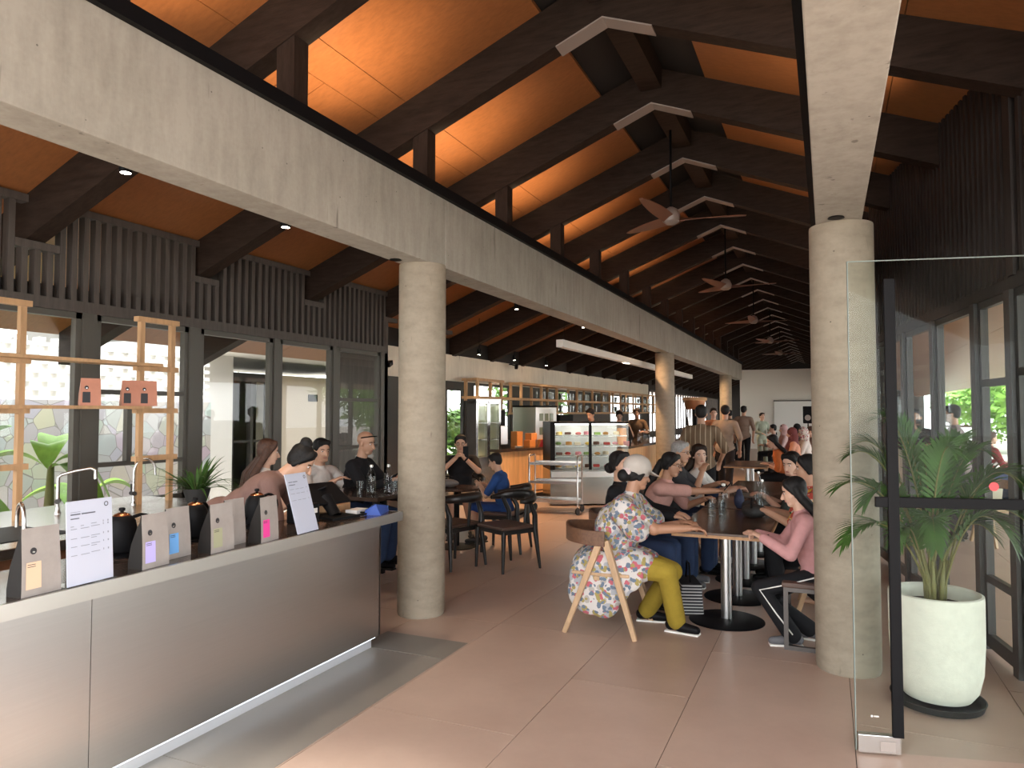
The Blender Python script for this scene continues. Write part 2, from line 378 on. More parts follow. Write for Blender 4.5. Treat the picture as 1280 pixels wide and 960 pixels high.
# rafters: each pair one object, with its steel ridge plate and the posts standing on the concrete beams
wallx = lambda y: 1.0-.147*(y-5.98)
for k in range(-3, 25):
    y = 5.1+1.615*k; hw = .075
    xr = (wallx(y)+.05) if y < 9.3 else .62
    xl = -5.62 if k > -3 else -5.62
    mb = MB()
    for sd, xe in ((-1, -7.6 if y < 8.3 else -6.35), (1, xr if y > 3 else 3.6)):
        d = abs(xe-RX)
        P = [(RX,RZ),(xe,RZ-SL*d),(xe,RZ-SL*d+RD),(RX,RZ+RD)]
        vs = [(x,y-hw,z) for x,z in P]+[(x,y+hw,z) for x,z in P]
        mb.add(vs, [(0,1,2,3),(7,6,5,4),(0,4,5,1),(1,5,6,2),(2,6,7,3)])
    rb = struct('rafter_beam', mb, m_timber, fix=True)
    mb = MB()
    for sd in (-1,1):
        P = [(RX,RZ),(RX+sd*.37,RZ-SL*.37),(RX+sd*.37,RZ-SL*.37-.012),(RX,RZ-.012)]
        mb.add([(x,y-hw-.003,z) for x,z in P]+[(x,y+hw+.003,z) for x,z in P], [(0,1,2,3),(7,6,5,4),(0,4,5,1),(1,5,6,2),(2,6,7,3),(3,7,4,0)])
    mb.build('ridge_plate', m_plate, rb, fix=True)
    for x in (XL, XR):
        if y < 28.3: mb = MB().box(x-.07,y-.065,3.49,x+.07,y+.065,rz_under(x)+.03); mb.build('post', m_timber_x, rb)
# concrete beams with the dark light trough along their inner top edge
for nm, x0, x1, tx0, tx1, in (('left',-3.195,-2.945,-2.945,-2.905),('right',-.05,.222,-.115,-.05)):
    mb = MB(); ys = [-3.2,5.25,8.6,12.0,14.9,18.3,21.6,24.6,28.2]
    for a, b in zip(ys, ys[1:]): mb.box(x0,a+.003,2.87,x1,b-.003,3.49)
    mb.box(x0+.006,-3.2,2.876,x1-.006,28.19,3.484)
    struct('concrete_beam_'+nm, mb, m_conc, 'long grey concrete beam carried by the round columns', 'beam', bevel=.006)
    mb = MB().box(tx0,-3.2,3.455,tx1,28.2,3.54)
    t = struct('trough_trim_'+nm, mb, m_black, 'black light trough along the top edge of the concrete beam', 'trim')
for i, (x, y, lb) in enumerate(((-3.08,5.1,'round concrete column at the end of the steel counter'),(-3.08,14.8,'round concrete column beside the pastry case, lit warm'),(-3.08,24.5,'farthest round concrete column, near the white end wall'),(.10,5.13,'thick round concrete column beside the glass door'))):
    mb = MB().lathe([(.188,0),(.195,.02),(.195,2.86),(.193,2.872)], (0,0,0), 48)
    o = struct('concrete_column', mb, m_conc_col, lb, 'column', smooth=40); o.location = (x,y,0)
    mb = MB().lathe([(.045,0),(.05,-.006),(.02,-.008)], (0,0,0), 20); p = mb.build('recessed_disc', m_black, None, smooth=40)
    p.parent = o; p.location = ((-.06,-.32,2.87) if x < 0 else (-.03,-.28,2.869))

# ---- left wall: windows below, vertical slats above
WX = -5.6; HZ = 2.46
mb = MB()
y = -3.0
rafs = [5.1+1.615*k for k in range(-6,4)]
while y < 8.2:
    zt = rz_under(WX)+RD-.02
    if min(abs(y-r) for r in rafs) < .14: zt = rz_under(WX)-.05
    mb.use(0).box(WX-.02,y,HZ+.08,WX+.05,y+.045,zt); y += .098
mb.use(0).box(WX-.05,-3,HZ,WX+.06,8.26,HZ+.09)                      # rail over the windows
for a, b in zip(rafs, rafs[1:]):
    mb.box(WX-.03,a+.08,rz_under(WX)+RD-.06,WX+.06,b-.08,rz_under(WX)+RD)
for r in rafs: mb.box(WX-.03,r-.17,rz_under(WX)-.06,WX+.06,r+.17,rz_under(WX)+.0)
mb.use(1).box(WX-.06,4.95,HZ+.09,WX-.025,8.26,rz_under(WX)+RD)      # dark backing behind the slats
mb.box(WX-.06,-3,HZ+.09,WX-.025,4.95,HZ+.2)
struct('wall_left', mb, [m_slat, m_back])
mb = MB()
for y, w_ in ((-1.2,.1),(1.2,.1),(3.93,.12),(5.0,.13),(6.12,.09),(7.15,.1),(8.2,.16)): mb.box(WX-.06,y-w_/2,0,WX+.05,y+w_/2,HZ)
struct('trim_1', mb, m_frame, 'bronze posts between the windows', 'window post')
def window(n, ya, yb, zb, transoms=(), mull=(), x=WX, zt=HZ, fr=m_frame, axis='y'):
    t = .05; mb = MB()
    mb.box(x-.03,ya,zb,x+.03,ya+t,zt).box(x-.03,yb-t,zb,x+.03,yb,zt).box(x-.03,ya,zt-t,x+.03,yb,zt).box(x-.03,ya,zb,x+.03,yb,zb+t)
    for z in transoms: mb.box(x-.028,ya,z-.02,x+.028,yb,z+.02)
    for m in mull: mb.box(x-.026,m[0]-.025,m[1],x+.026,m[0]+.025,m[2])
    w_ = tag(mb.build('window_%d' % n, fr), kind='structure')
    MB().box(x-.004,ya+.02,zb+.02,x+.004,yb-.02,zt-.02).build('pane', m_glass, w_)
    return w_
window(1,1.25,3.87,.84); window(2,3.99,4.94,.84,(1.82,1.206),((4.33,1.206,1.82),))
window(3,5.07,6.07,.1); window(4,6.17,7.1,.1); window(5,7.2,8.12,.1,(1.807,1.2))
mb = MB().box(WX-.05,-3,0,WX+.05,5.0,.84); struct('wall_left_lower', mb, m_frame)
window(6,-1.15,1.15,.84)
# set-back wall past the step: concrete band over frames
BX = -6.3
mb = MB().box(BX-.1,8.2,0,WX+.05,8.28,HZ+.5); struct('wall_step', mb, m_slat)
mb = MB().box(BX-.15,8.28,2.22,BX,27.2,2.70); struct('wall_back', mb, m_conc_wall, 'pale concrete band over the bar shelves', 'wall')
mb = MB().box(BX-.16,8.28,2.70,BX-.06,46,3.05); struct('wall_back_upper', mb, m_back)
mb = MB()
for y0, y1 in ((8.28,11.15),(11.2,11.32),(12.03,12.4),(14.2,17.2),(18.2,22),(23.6,24.3),(26.2,27.2)): mb.box(BX-.1,y0,0,BX-.02,y1,2.22)
mb.box(BX-.1,11.2,2.08,BX-.02,12.1,2.22).box(BX-.1,12.4,0,BX-.02,27.2,1.0)
struct('wall_bar', mb, m_framedark)
for i, (a, b) in enumerate(((11.32,12.03),(12.4,14.2),(17.2,18.2),(22,23.6),(24.3,26.2))):
    window(7+i, a, b, .1 if i == 0 else 1.0, (), (), BX-.06, 2.1 if i == 0 else 2.22, m_framedark)
# far left: slats over a bright row of fins
mb = MB(); mb.box(BX-.05,27.2,2.44,BX+.05,46,2.52); y = 27.2
while y < 46: mb.box(BX-.02,y,2.5,BX+.04,y+.06,2.95); mb.box(BX-.03,y,0,BX+.03,y+.07,2.44) if int((y-27.2)/.16) % 4 == 0 else None; y += .16
mb.box(BX-.06,27.2,2.5,BX-.03,46,2.95).box(BX-.06,27.2,0,BX+.02,46,.9)
struct('wall_far_left', mb, m_slat)
# white end wall with its screen recess, and the dark gable behind
mb = MB().box(-3.62,33.8,0,.9,34.0,3.56); struct('wall_end', mb, m_white, 'white partition wall closing the far end of the hall', 'wall')
mb = MB().box(-7,46,0,5,46.2,5.2); struct('wall_gable', mb, m_back)
mb = MB().box(-.55,33.70,0,.05,33.8,3.5); struct('wall_end_return', mb, m_white)

# ---- right side: skewed glazed wall with dark slats above, then a glazed side wall further on
def skew(name, mat, boxes, kind='structure', parent=None, **k):
    mb = MB()
    for (s0, s1, t0, t1, z0, z1) in boxes: mb.box(t0,s0,z0,t1,s1,z1)
    o = mb.build(name, mat, parent, **k); o.location = (1.0,5.98,0); o.rotation_euler = (0,0,math.atan2(.147,.989))
    if kind: o['kind'] = kind
    return o
bx = [(-2.6,3.36,-.03,.06,2.42,2.52),(-2.6,3.36,.0,.05,2.5,4.3)]
s = -2.55
while s < 3.3: bx.append((s,s+.05,-.035,.0,2.5,4.2)); s += .1
for s in (-2.3,-.7): bx.append((s-.05,s+.05,-.05,.0,2.5,4.2))
skew('wall_right', m_slatdark, bx)
bx = []
for s in (-2.55,-1.55,-.62,0,.98,1.93,2.6,3.3): bx.append((s-.045,s+.045,-.045,.045,0,2.42))
skew('trim_2', m_framedark, bx)
for i, (a, b, tr) in enumerate(((-2.5,-1.6,(.95,1.85)),(-1.5,-.67,(.6,1.9)),(-.57,-.05,(.5,.95,1.85)),(.05,.93,()),(1.03,1.88,()),(1.98,2.55,()),(2.65,3.25,()))):
    t = .045; q = [(a,a+t,-.02,.02,.03,2.42),(b-t,b,-.02,.02,.03,2.42),(a,b,-.02,.02,2.37,2.42),(a,b,-.02,.02,.03,.12)] + [(a,b,-.02,.02,z-.025,z+.025) for z in tr]
    wo = skew('window_%d' % (20+i), m_framedark, q)
    mb = MB().box(-.004,a+.02,.05,.004,b-.02,2.4); g = mb.build('pane', m_glassdoor, wo)
mb = MB()
for y in [9.3+1.3*i for i in range(29)]: mb.box(.58,y,0,.66,y+.1,2.45)
mb.box(.56,9.3,2.42,.68,46,4.0)
struct('wall_right_far', mb, m_slatdark)

# ------------------------------------------------------------------ front counter and what stands on it
t = thing('service_counter', 'long brushed steel service counter with dark polished top', 'counter', (0,0,0))
CZ = .92
mb = MB()
for y0, y1 in ((-3,.35),(.35,2.09),(2.09,4.25)): mb.box(-2.92,y0+.0015,.085,-2.90,y1-.0015,.885)
mb.build('front_panel', m_steel, t)
MB().box(-3.44,4.235,.085,-2.90,4.252,.885).build('end_panel', m_steel3, t)
MB().box(-3.44,-3,.085,-2.925,4.235,.88).box(-3.44,-3,.0,-2.98,4.2,.085).build('carcass', pbr('counter_carcass', (.06,.035,.025), .6), t)
MB().box(-2.98,-3,.0,-2.945,4.21,.085).build('toe_kick', pbr('kick_aluminium', (.75,.77,.8), .35, metal=.6), t)
MB().box(-2.925,-3,.078,-2.905,4.2,.084).build('light_strip', glow('kick_led', (.8,.9,1), 1.6), t)
MB().box(-3.48,-3,.885,-2.872,4.46,.9205).build('counter_top', m_stone_top, t)
MB().box(-2.876,-3,.857,-2.858,4.46,.921).box(-3.48,4.46,.857,-2.858,4.472,.921).build('steel_edge', m_steel3, t)
# back counter along the windows
t = thing('back_counter', 'brown back counter with a steel sink top under the windows', 'counter')
MB().box(-5.5,-2.5,.06,-4.06,4.3,.86).build('carcass', pbr('back_counter_brown', (.22,.10,.05), .5, var=(3,.2), stretch=(1,6,6)), t)
MB().box(-5.54,-2.5,.86,-4.0,4.4,.92).build('steel_top', m_steel2, t, bevel=.004)
MB().box(-4.75,1.2,.921,-4.2,2.9,.924).build('sink_well', m_black, t)
def faucet(x, y, h, reach, ang, label, lever=True, r=.011, square=False):
    t = thing('faucet', label, 'faucet', (x,y,CZ), ang)
    if square: pts = [(0,0,0),(0,0,h),(0,.02,h+.02),(0,reach*.55,h+.045),(0,reach,h+.06),(0,reach+.03,h+.045),(0,reach+.03,h-.02)]
    else:
        pts = [(0,0,0),(0,0,h*.7)]+[(0,reach/2-reach/2*math.cos(a),h*.7+h*.3*math.sin(a)) for a in [math.pi*i/10 for i in range(1,10)]]+[(0,reach,h*.62)]
    MB().tube(pts, r, 10).build('spout', m_steel2, t, smooth=50)
    MB().lathe([(r*2,0),(r*2,.01),(r*1.4,.02),(r*1.4,.05)],(0,0,0),14).build('base', m_steel2, t, smooth=50)
    if lever: MB().tube([(-.05,0,.09),(.02,0,.09)], .018, 10).tube([(-.05,0,.09),(-.055,0,.16)], .007, 8).build('lever', m_framedark, t, smooth=50)
    return t
faucet(-3.42,2.12,.30,.10,R(75),'slim steel gooseneck tap on the front counter behind the first grey bag',False,.009)
faucet(-5.05,3.36,.26,.20,R(-40),'steel bar tap with dark lever by the left window pane',True,.012,True)
faucet(-5.0,3.93,.36,.16,R(-20),'tall curved steel tap beside the wooden ladder shelf',True,.010)
t = thing('rinser', 'steel glass rinser tray on the counter at the left edge of the photo', 'rinser', (-3.28,1.62,CZ))
MB().box(-.16,-.16,0,.16,.16,.012).build('tray', m_steel2, t, bevel=.003)
MB().lathe([(.05,.012),(.05,.025),(.012,.03),(.012,.09)],(0,.05,0),16).build('valve', m_steel2, t, smooth=40)
# menus
def menu(y, ang, label, lines, sl=.02):
    t = thing('menu_stand', label, 'menu', (-2.885,y,CZ), ang)
    W, H = .215, .355
    def at(a, h, off): return V((-off - sl*(h/H)*1.0 + 0, a, h))
    mb = MB().add([(0.0,-W/2,.006),(0,W/2,.006),(-sl,W/2,H),(-sl,-W/2,H),(.004,-W/2,.006),(.004,W/2,.006),(-sl+.004,W/2,H),(-sl+.004,-W/2,H)],
                  [(0,3,2,1),(4,5,6,7),(0,1,5,4),(1,2,6,5),(2,3,7,6),(3,0,4,7)])
    mb.build('acrylic_sheet', m_paper, t)
    MB().box(-.08,-W/2-.004,0,.012,W/2+.012,.006).build('foot', m_clear, t)
    nrm = V((H,0,sl)).normalized()
    mb = MB(); mr = MB()
    def ln(b, a0, a1, h, th):       # one printed line, a to the reader's right
        c = [V((.0045-sl*(hh/H),aa,hh+.006)) for aa, hh in ((a0,h),(a1,h),(a1,h+th),(a0,h+th))]
        b.quad(*[p+nrm*.0008 for p in c])
    for l in lines: ln(mb if l[4] else mr, l[0], l[1], l[2]*H/.315, l[3])
    mb.build('printed_heading', pbr('ink_heading', (.09,.10,.13), .6), t); mr.build('printed_lines', m_inkgrey, t)
    c = V((.0045-sl*.9,W*.36,H*.91+.006)); a = MB(); n = 20
    ax, ay = V((0,1,0)), V((-sl,0,H)).normalized()
    vs = [c+nrm*.001+(ax*math.cos(2*math.pi*k/n)+ay*math.sin(2*math.pi*k/n))*r for r in (.0105,.007) for k in range(n)]
    a.add(vs, [(k,(k+1)%n,n+(k+1)%n,n+k) for k in range(n)]); a.build('ring_emblem', m_ink, t)
    return t
L1 = [(-.09,-.045,.268,.002,0),(-.09,-.045,.258,.005,1),(-.04,.025,.258,.005,1),(-.09,-.05,.243,.004,1)]
for i, h in enumerate((.215,.205,.17,.14,.108)):
    L1 += [(-.09,-.062 if i != 0 else -.075,h,.003,0),(-.045,-.005 if i else -.03,h,.003,0),(.003,.045 if i else .03,h+.003,.003,0),(.06,.064,h+.004,.008,0),(.082,.088,h+.004,.008,0)]
    if i in (2,3): L1 += [(.003,.03,h-.005,.003,0)]
menu(2.07, R(3), 'white menu stand with several rows of print, left of the two menus', L1)
L2 = [(-.09,-.05,.265,.004,1),(-.045,.0,.265,.004,1),(-.09,-.03,.25,.004,1)]
for i, h in enumerate((.228,.205,.17)): L2 += [(-.09,-.05,h,.0025,0),(-.035,0,h,.0025,0),(.01,.05,h,.0025,0),(.075,.08,h,.007,0)]
menu(3.46, R(6), 'white menu stand with few lines of print in front of the bent over barista', L2, .10)
# coffee bags
def bag(name, x, y, ang, label, body, side, sticker, group, w_=.16, h=.25, d=.085, disc=True):
    t = thing(name, label, 'coffee bag', (x,y,CZ), ang, group)
    mb = MB(); prof = [(0,d),(h*.12,d*1.02),(h*.45,d*.8),(h*.8,d*.28),(h*.86,d*.14),(h,d*.06)]
    vs = []
    for z, dd in prof:
        ww = w_/2*(1 - .06*(z/h)) ; ps = 1.0
        vs += [(-d,-ww,z),(-d+dd*.0,-ww,z)] if False else []
        vs += [(0-(d-dd)*.18,-ww,z),(0-(d-dd)*.18,ww,z),(-d+(d-dd)*.82,ww,z),(-d+(d-dd)*.82,-ww,z)]
    n = len(prof)
    fr = [(i*4,i*4+1,(i+1)*4+1,(i+1)*4) for i in range(n-1)]; bk = [(i*4+2,i*4+3,(i+1)*4+3,(i+1)*4+2) for i in range(n-1)]
    sd = [(i*4+1,i*4+2,(i+1)*4+2,(i+1)*4+1) for i in range(n-1)] + [(i*4+3,i*4,(i+1)*4,(i+1)*4+3) for i in range(n-1)]
    mb.use(0).add(vs, fr+bk+[(3,2,1,0),((n-1)*4,(n-1)*4+1,(n-1)*4+2,(n-1)*4+3)]); mb.use(1).add(vs, sd)
    mb.build('pouch', [body, side], t, smooth=35)
    def front(z):   # x of the front face at height z
        for (z0,d0),(z1,d1) in zip(prof, prof[1:]):
            if z0 <= z <= z1: return -(d-(d0+(d1-d0)*(z-z0)/(z1-z0)))*.18+.0015
    def patch(nm, pts, m):
        MB().add([(front(z)+.0005,a,z) for a, z in pts], [tuple(range(len(pts)))]).build(nm, m, t)
    if sticker:
        zs = [h*.06,h*.12,h*.3,h*.45,h*.48]
        patch('sticker', [(-w_*.40,zs[1]*.9),(-w_*.02,zs[1]*.9),(-w_*.02,h*.45),(-w_*.02,h*.5),(-w_*.38,h*.5),(-w_*.39,h*.45)], sticker)
        MB().add([(front(z)+.0012,a,z) for z in (h*.46,h*.43) for a, z in ((-w_*.36,z),(-w_*.16,z),(-w_*.16,z+.0025),(-w_*.36,z+.0025))], [(0,1,2,3),(4,5,6,7)]).build('printed_lines', m_ink, t)
    zc, ac, rr = (h*.66, -w_*.2, .0135); n = 20
    zz = lambda k: zc+rr*math.sin(2*math.pi*k/n)
    patch('round_emblem', [(ac+rr*math.cos(2*math.pi*k/n), zz(k)) for k in range(n)], m_ink)
    MB().add([(front(zc-.004)+.0016, ac+.006*math.cos(2*math.pi*k/10), zc-.004+.003*math.sin(2*math.pi*k/10)) for k in range(10)], [tuple(range(10))]).build('emblem_glint', m_steel2, t)
    return t
G = 'grey coffee bags on the counter'
st = lambda n, c: pbr(n, c, .5)
bag('coffee_bag',-2.895,1.87,R(3),'dark grey coffee bag with a beige label at the left end',m_bag,m_bagside,st('sticker_beige',(.72,.52,.36)),G,.165,.268)
bag('coffee_bag',-2.905,2.41,R(5),'grey coffee bag with a lilac label',m_bag,m_bagside,st('sticker_lilac',(.50,.45,.85)),G)
bag('coffee_bag',-2.985,2.61,R(5),'grey coffee bag with a bright blue label',m_bag,m_bagside,st('sticker_blue',(.16,.42,.85)),G)
bag('coffee_bag',-2.91,2.82,R(4),'grey coffee bag with a faint olive label',m_bag,m_bagside,st('sticker_olive',(.36,.37,.24)),G,.17)
bag('coffee_bag',-2.985,2.985,R(4),'grey coffee bag without a label behind the olive labelled one',m_bag,m_bagside,None,G)
bag('coffee_bag',-2.895,3.15,R(8),'grey coffee bag with a hot pink label',m_bag,m_bagside,st('sticker_pink',(.85,.06,.36)),G,.165)
# kettles
def kettle(x, y, ang, label):
    t = thing('gooseneck_kettle', label, 'kettle', (x,y,CZ), ang, 'black kettles behind the coffee bags')
    MB().lathe([(.075,0),(.08,.01),(.075,.10),(.064,.15),(.045,.175),(.04,.178)],(0,0,.025),28).build('body', m_black, t, smooth=50)
    MB().lathe([(.085,0),(.088,.012),(.06,.022)],(0,0,0),28).build('base_plate', m_black, t, smooth=50)
    MB().lathe([(.043,.202),(.036,.21),(.016,.218)],(0,0,0),20).build('lid', pbr('copper',(.55,.26,.14),.25,metal=1), t, smooth=50)
    MB().lathe([(.008,.216),(.008,.224),(.015,.228),(.015,.24),(.008,.243)],(0,0,0),14).build('lid_knob', m_black, t, smooth=50)
    MB().tube([(0,.06,.06),(0,.12,.07),(0,.13,.13),(0,.145,.175),(0,.18,.185)],[.013,.01,.008,.007,.006],10).build('spout', m_black, t, smooth=50)
    MB().tube([(0,-.05,.19)]+[(0,-.085-.07*math.sin(a),.125+.075*math.cos(a)) for a in [math.pi*i/8 for i in range(9)]],.009,8).build('handle', m_black, t, smooth=50)
kettle(-3.30,2.53,R(150),'black gooseneck kettle with copper lid beside the left menu')
kettle(-3.31,3.00,R(200),'black gooseneck kettle with copper lid behind the blue labelled bag')
kettle(-3.33,3.50,R(170),'black gooseneck kettle with copper lid beside the pink labelled bag')
t = thing('server_jug', 'dark round coffee server with looped handle behind the lilac labelled bag', 'jug', (-3.27,2.765,CZ))
MB().lathe([(.05,0),(.065,.03),(.06,.10),(.045,.14),(.05,.165)],(0,0,0),24).build('body', glass('dark_glass',(.25,.2,.17),1.4), t, smooth=50)
MB().tube([(0,-.055,.14)]+[(0,-.06-.05*math.sin(a),.09+.06*math.cos(a)) for a in [math.pi*i/8 for i in range(9)]],.007,8).build('handle', m_black, t, smooth=50)
MB().lathe([(.052,.165),(.052,.178),(.02,.182)],(0,0,0),24).build('lid', m_black, t, smooth=50)
# till, tray of pastries, blue folder
t = thing('point_of_sale_terminal', 'black touch screen till seen from behind on the counter', 'till', (-3.10,4.02,CZ), R(-12))
MB().obox((-.16,0,.155),(.02,.34,.235),M.Rotation(R(-58),3,'Y')).build('screen', m_black, t, bevel=.006)
MB().tube([(-.02,0,.01),(-.06,0,.06),(-.13,0,.13)],[.045,.04,.05],8).build('stand', m_black, t, smooth=50)
MB().box(-.16,-.12,0,.1,.12,.018).build('foot', m_black, t, bevel=.004)
MB().obox((-.112,-.02,.118),(.004,.10,.02),M.Rotation(R(-58),3,'Y')).build('rear_label', m_whiteplastic, t)
MB().tube([(.05,.1,.01),(.08,.19,.012),(.02,.25,.012),(-.06,.2,.01)],.006,8).build('cable', m_black, t, smooth=50)
t = thing('receipt_printer', 'small black printer with a white paper slot behind the right menu', 'printer', (-3.16,3.74,CZ))
MB().box(-.08,-.07,0,.08,.07,.13).build('body', m_black, t, bevel=.01)
MB().box(.078,-.04,.07,.085,.04,.10).build('paper_slot', m_whiteplastic, t)
t = thing('pastry_tray', 'wooden tray of small baked goods behind the till', 'tray', (-3.38,4.31,CZ), R(4))
MB().box(-.09,-.12,0,.09,.12,.05).build('tray', m_wood, t, bevel=.004)
for i in range(5):
    o = tag(MB().ell((0,0,.026),(.036,.03,.026),12,8).build('bread_roll', pbr('crust',(.55,.25,.08),.6,var=(12,.3)), None, smooth=True), 'small golden bread roll on the wooden tray behind the till', 'bread roll', 'rolls on the tray behind the till')
    o.location = (-3.38+(.045 if i % 2 else -.045), 4.23+.042*i, CZ+.05); o.rotation_euler = (0,0,random.random()*3)
t = thing('blue_folder', 'bright blue folded pouch lying at the end of the steel counter', 'pouch', (-2.99,4.33,CZ), R(20))
MB().add([(-.06,-.12,.0),(.06,-.12,0),(.06,.12,0),(-.06,.12,0),(-.05,-.12,.035),(.02,-.10,.075),(.05,.12,.04),(-.05,.12,.05)],[(0,3,2,1),(4,5,6,7),(0,1,5,4),(1,2,6,5),(2,3,7,6),(3,0,4,7)]).build('flap', pbr('blue_fabric',(.02,.07,.35),.55), t)
MB().box(-.045,.11,.003,.045,.16,.035).build('tab', pbr('cyan_tab',(.05,.3,.75),.5), t)
tag(MB().box(-.05,-.07,0,.05,.07,.03).build('paper_box', m_whiteplastic, None, bevel=.003), 'small white box beside the blue pouch', 'box').location = (-3.12,4.27,CZ)
t = thing('tablet', 'flat black tablet lying on the counter end behind the blue pouch', 'tablet', (-3.16,4.40,CZ))
MB().box(-.09,-.05,0,.09,.05,.008).build('body', m_black, t); MB().box(-.08,-.043,.008,.08,.043,.0085).build('screen', pbr('screen_dark',(.02,.02,.03),.1), t)

# ---- open wooden shelf with two ladders standing on the back counter
t = thing('ladder_shelf', 'open light oak shelf with two ladder frames standing by the windows', 'shelf', (-5.0,0,CZ))
for y in (1.45,1.75,2.78,3.05,3.97,4.26): MB().box(-.02,y-.02,0,.02,y+.02,1.485).build('upright', m_wood, t)
for y0, y1 in ((1.4,1.8),(2.73,3.10),(3.92,4.31)):
    for z in (.36,.74,1.08,1.47): MB().box(-.025,y0,z-.02,.03,y1,z+.02).build('rung', m_wood, t)
for z, y1 in ((1.105,4.1),(.765,4.0)): MB().box(-.09,1.3,z-.012,.10,y1,z+.012).build('shelf_board', m_wood, t)
for y, z in ((3.50,.777),(3.87,.777),(3.98,.777)):
    b = bag('coffee_bag',-4.93,y,R(-25),{3.50:'terracotta coffee bag alone on the wooden shelf',3.87:'terracotta coffee bag partly hidden behind another on the shelf',3.98:'terracotta coffee bag in front of another beside the ladder frame'}[y],m_bagorange,m_bagorange,m_ink,'terracotta bags on the oak shelf',.135,.2,.08)
    b.location = (-4.92-(.05 if y == 3.87 else 0),y,CZ+z)

# ------------------------------------------------------------------ plants
def blade(mb, p, d, n, L, wd, droop=.3, seg=3, fold=.25):
    """one pointed leaf from p along d, n = up normal"""
    d = V(d).normalized(); n = V(n); s = d.cross(n).normalized(); vs = []
    for i in range(seg+1):
        t = i/seg; w_ = wd*(.35+1.3*t if t < .4 else (1-t)*1.45+.02)
        q = V(p)+d*L*t - V((0,0,1))*droop*L*t*t
        vs += [q-s*w_/2+n*fold*w_*.5, q, q+s*w_/2+n*fold*w_*.5]
    fs = []
    for i in range(seg): fs += [(3*i,3*i+1,3*i+4,3*i+3),(3*i+1,3*i+2,3*i+5,3*i+4)]
    return mb.add(vs, fs)
def frond(mb, base, az, reach, rise, droop, n=26, ll=.30, lw=.022, start=.28, stem=None):
    d = V((math.cos(az), math.sin(az), 0)); pts = []
    N = n+4
    for i in range(N+1):
        t = i/N; pts.append(V(base)+d*reach*t**1.25+V((0,0,1))*(rise*(1-(1-t)**1.7)-droop*t**3))
    (stem or mb).tube(pts, [.007*(1-.8*i/N)+.0008 for i in range(N+1)], 5)
    for i in range(N+1):
        t = i/N
        if t < start: continue
        tg = (pts[min(i+1,N)]-pts[max(i-1,0)]).normalized(); s = tg.cross(V((0,0,1))).normalized(); up = s.cross(tg)
        u = (t-start)/(1-start); L = ll*(.35+1.5*u if u < .4 else 1.0-.65*(u-.4)/.6)
        for k in (-1,1):
            dd = s*k*(.75-.35*u)+tg*(.65+.5*u)+up*.18
            blade(mb, pts[i], dd+V((random.uniform(-.06,.06),random.uniform(-.06,.06),0)), up, L*random.uniform(.9,1.08), lw, .28)
PT = (.545,4.72)
t = thing('planter_pot', 'tall cream planter with a rounded foot behind the glass door', 'planter', (*PT,0))
MB().lathe([(.10,.035),(.17,.05),(.205,.10),(.228,.2),(.238,.36),(.24,.60),(.238,.625),(.225,.63),(.213,.62),(.205,.55),(.2,.54)],(0,0,0),48,cap=True).build('pot', m_pot, t, smooth=40)
MB().lathe([(.19,.0),(.225,.008),(.24,.045),(.232,.048),(.21,.02),(.1,.018)],(0,0,0),40).build('saucer', m_rubber, t, smooth=40)
MB().lathe([(.0,.552),(.1,.558),(.205,.55)],(0,0,0),24,cap=False).build('soil', m_soil, t, smooth=40)
pl = thing('areca_palm', 'green feathery palm growing in the cream planter', 'palm', (PT[0],PT[1],.55))
ra = math.atan2(.405,.914)
for i, (az, reach, rise, droop, L) in enumerate([(ra+math.pi-.5,.36,1.02,.1,.27),(ra+.35,.30,1.04,.1,.27),(ra-.35,.44,.98,.3,.27),(ra+math.pi+.3,.44,.85,.25,.26),(ra-1.4,.2,1.0,.1,.26),(ra+math.pi+.15,.56,.84,.16,.27),(ra+math.pi+.38,.64,.66,.26,.26),(ra+math.pi-.1,.42,.98,.12,.27),(ra+math.pi*.62,.30,1.10,.05,.27),(ra+math.pi*.9,.24,1.12,.05,.27),
        (ra+.15,.50,.92,.22,.27),(ra-.2,.58,.80,.42,.26),(ra+.5,.42,.9,.3,.25),(ra-.9,.35,.75,.35,.24),(ra-2.0,.32,.72,.32,.24),(ra+1.2,.28,.95,.1,.26),(ra+.05,.34,.98,.1,.26),(ra-.5,.3,.62,.2,.22),(ra+math.pi+.6,.30,.62,.25,.22)]):
    st_ = MB(); f = MB(); frond(f, (random.uniform(-.05,.05),random.uniform(-.05,.05),0), az, reach, rise, droop, 32, L, .027, .34, st_)
    fo = f.build('frond', m_leaf, pl, smooth=True); st_.build('stem', m_stem, fo, smooth=True)
mb = MB()
for i in range(7):
    a = i*.9; mb.tube([(.04*math.cos(a),.04*math.sin(a),0),(.05*math.cos(a),.05*math.sin(a),.12),(.065*math.cos(a),.065*math.sin(a),.26)],[.017,.012,.007],8)
mb.build('trunk', m_stem, pl, smooth=True)
# arching strap-leaf plant at the end of the back counter
t = thing('strap_leaf_plant', 'dark green plant with arching strap leaves beside the oak ladder', 'plant', (-4.62,4.2,CZ))
MB().lathe([(.07,0),(.10,.10),(.105,.12),(.09,.12),(.085,.1)],(0,0,0),24).build('pot', m_rubber, t, smooth=40)
mb = MB()
for i in range(70):
    a = random.random()*6.28; el = random.uniform(.35,1.45); L = random.uniform(.32,.55)
    d = V((math.cos(a)*math.cos(el), math.sin(a)*math.cos(el), math.sin(el)))
    blade(mb, (.03*math.cos(a),.03*math.sin(a),.1), d, d.cross(V((-math.sin(a),math.cos(a),0))).normalized()*-1, L, .028, random.uniform(.25,.75), 6)
mb.build('foliage', m_leaf, t, smooth=True)

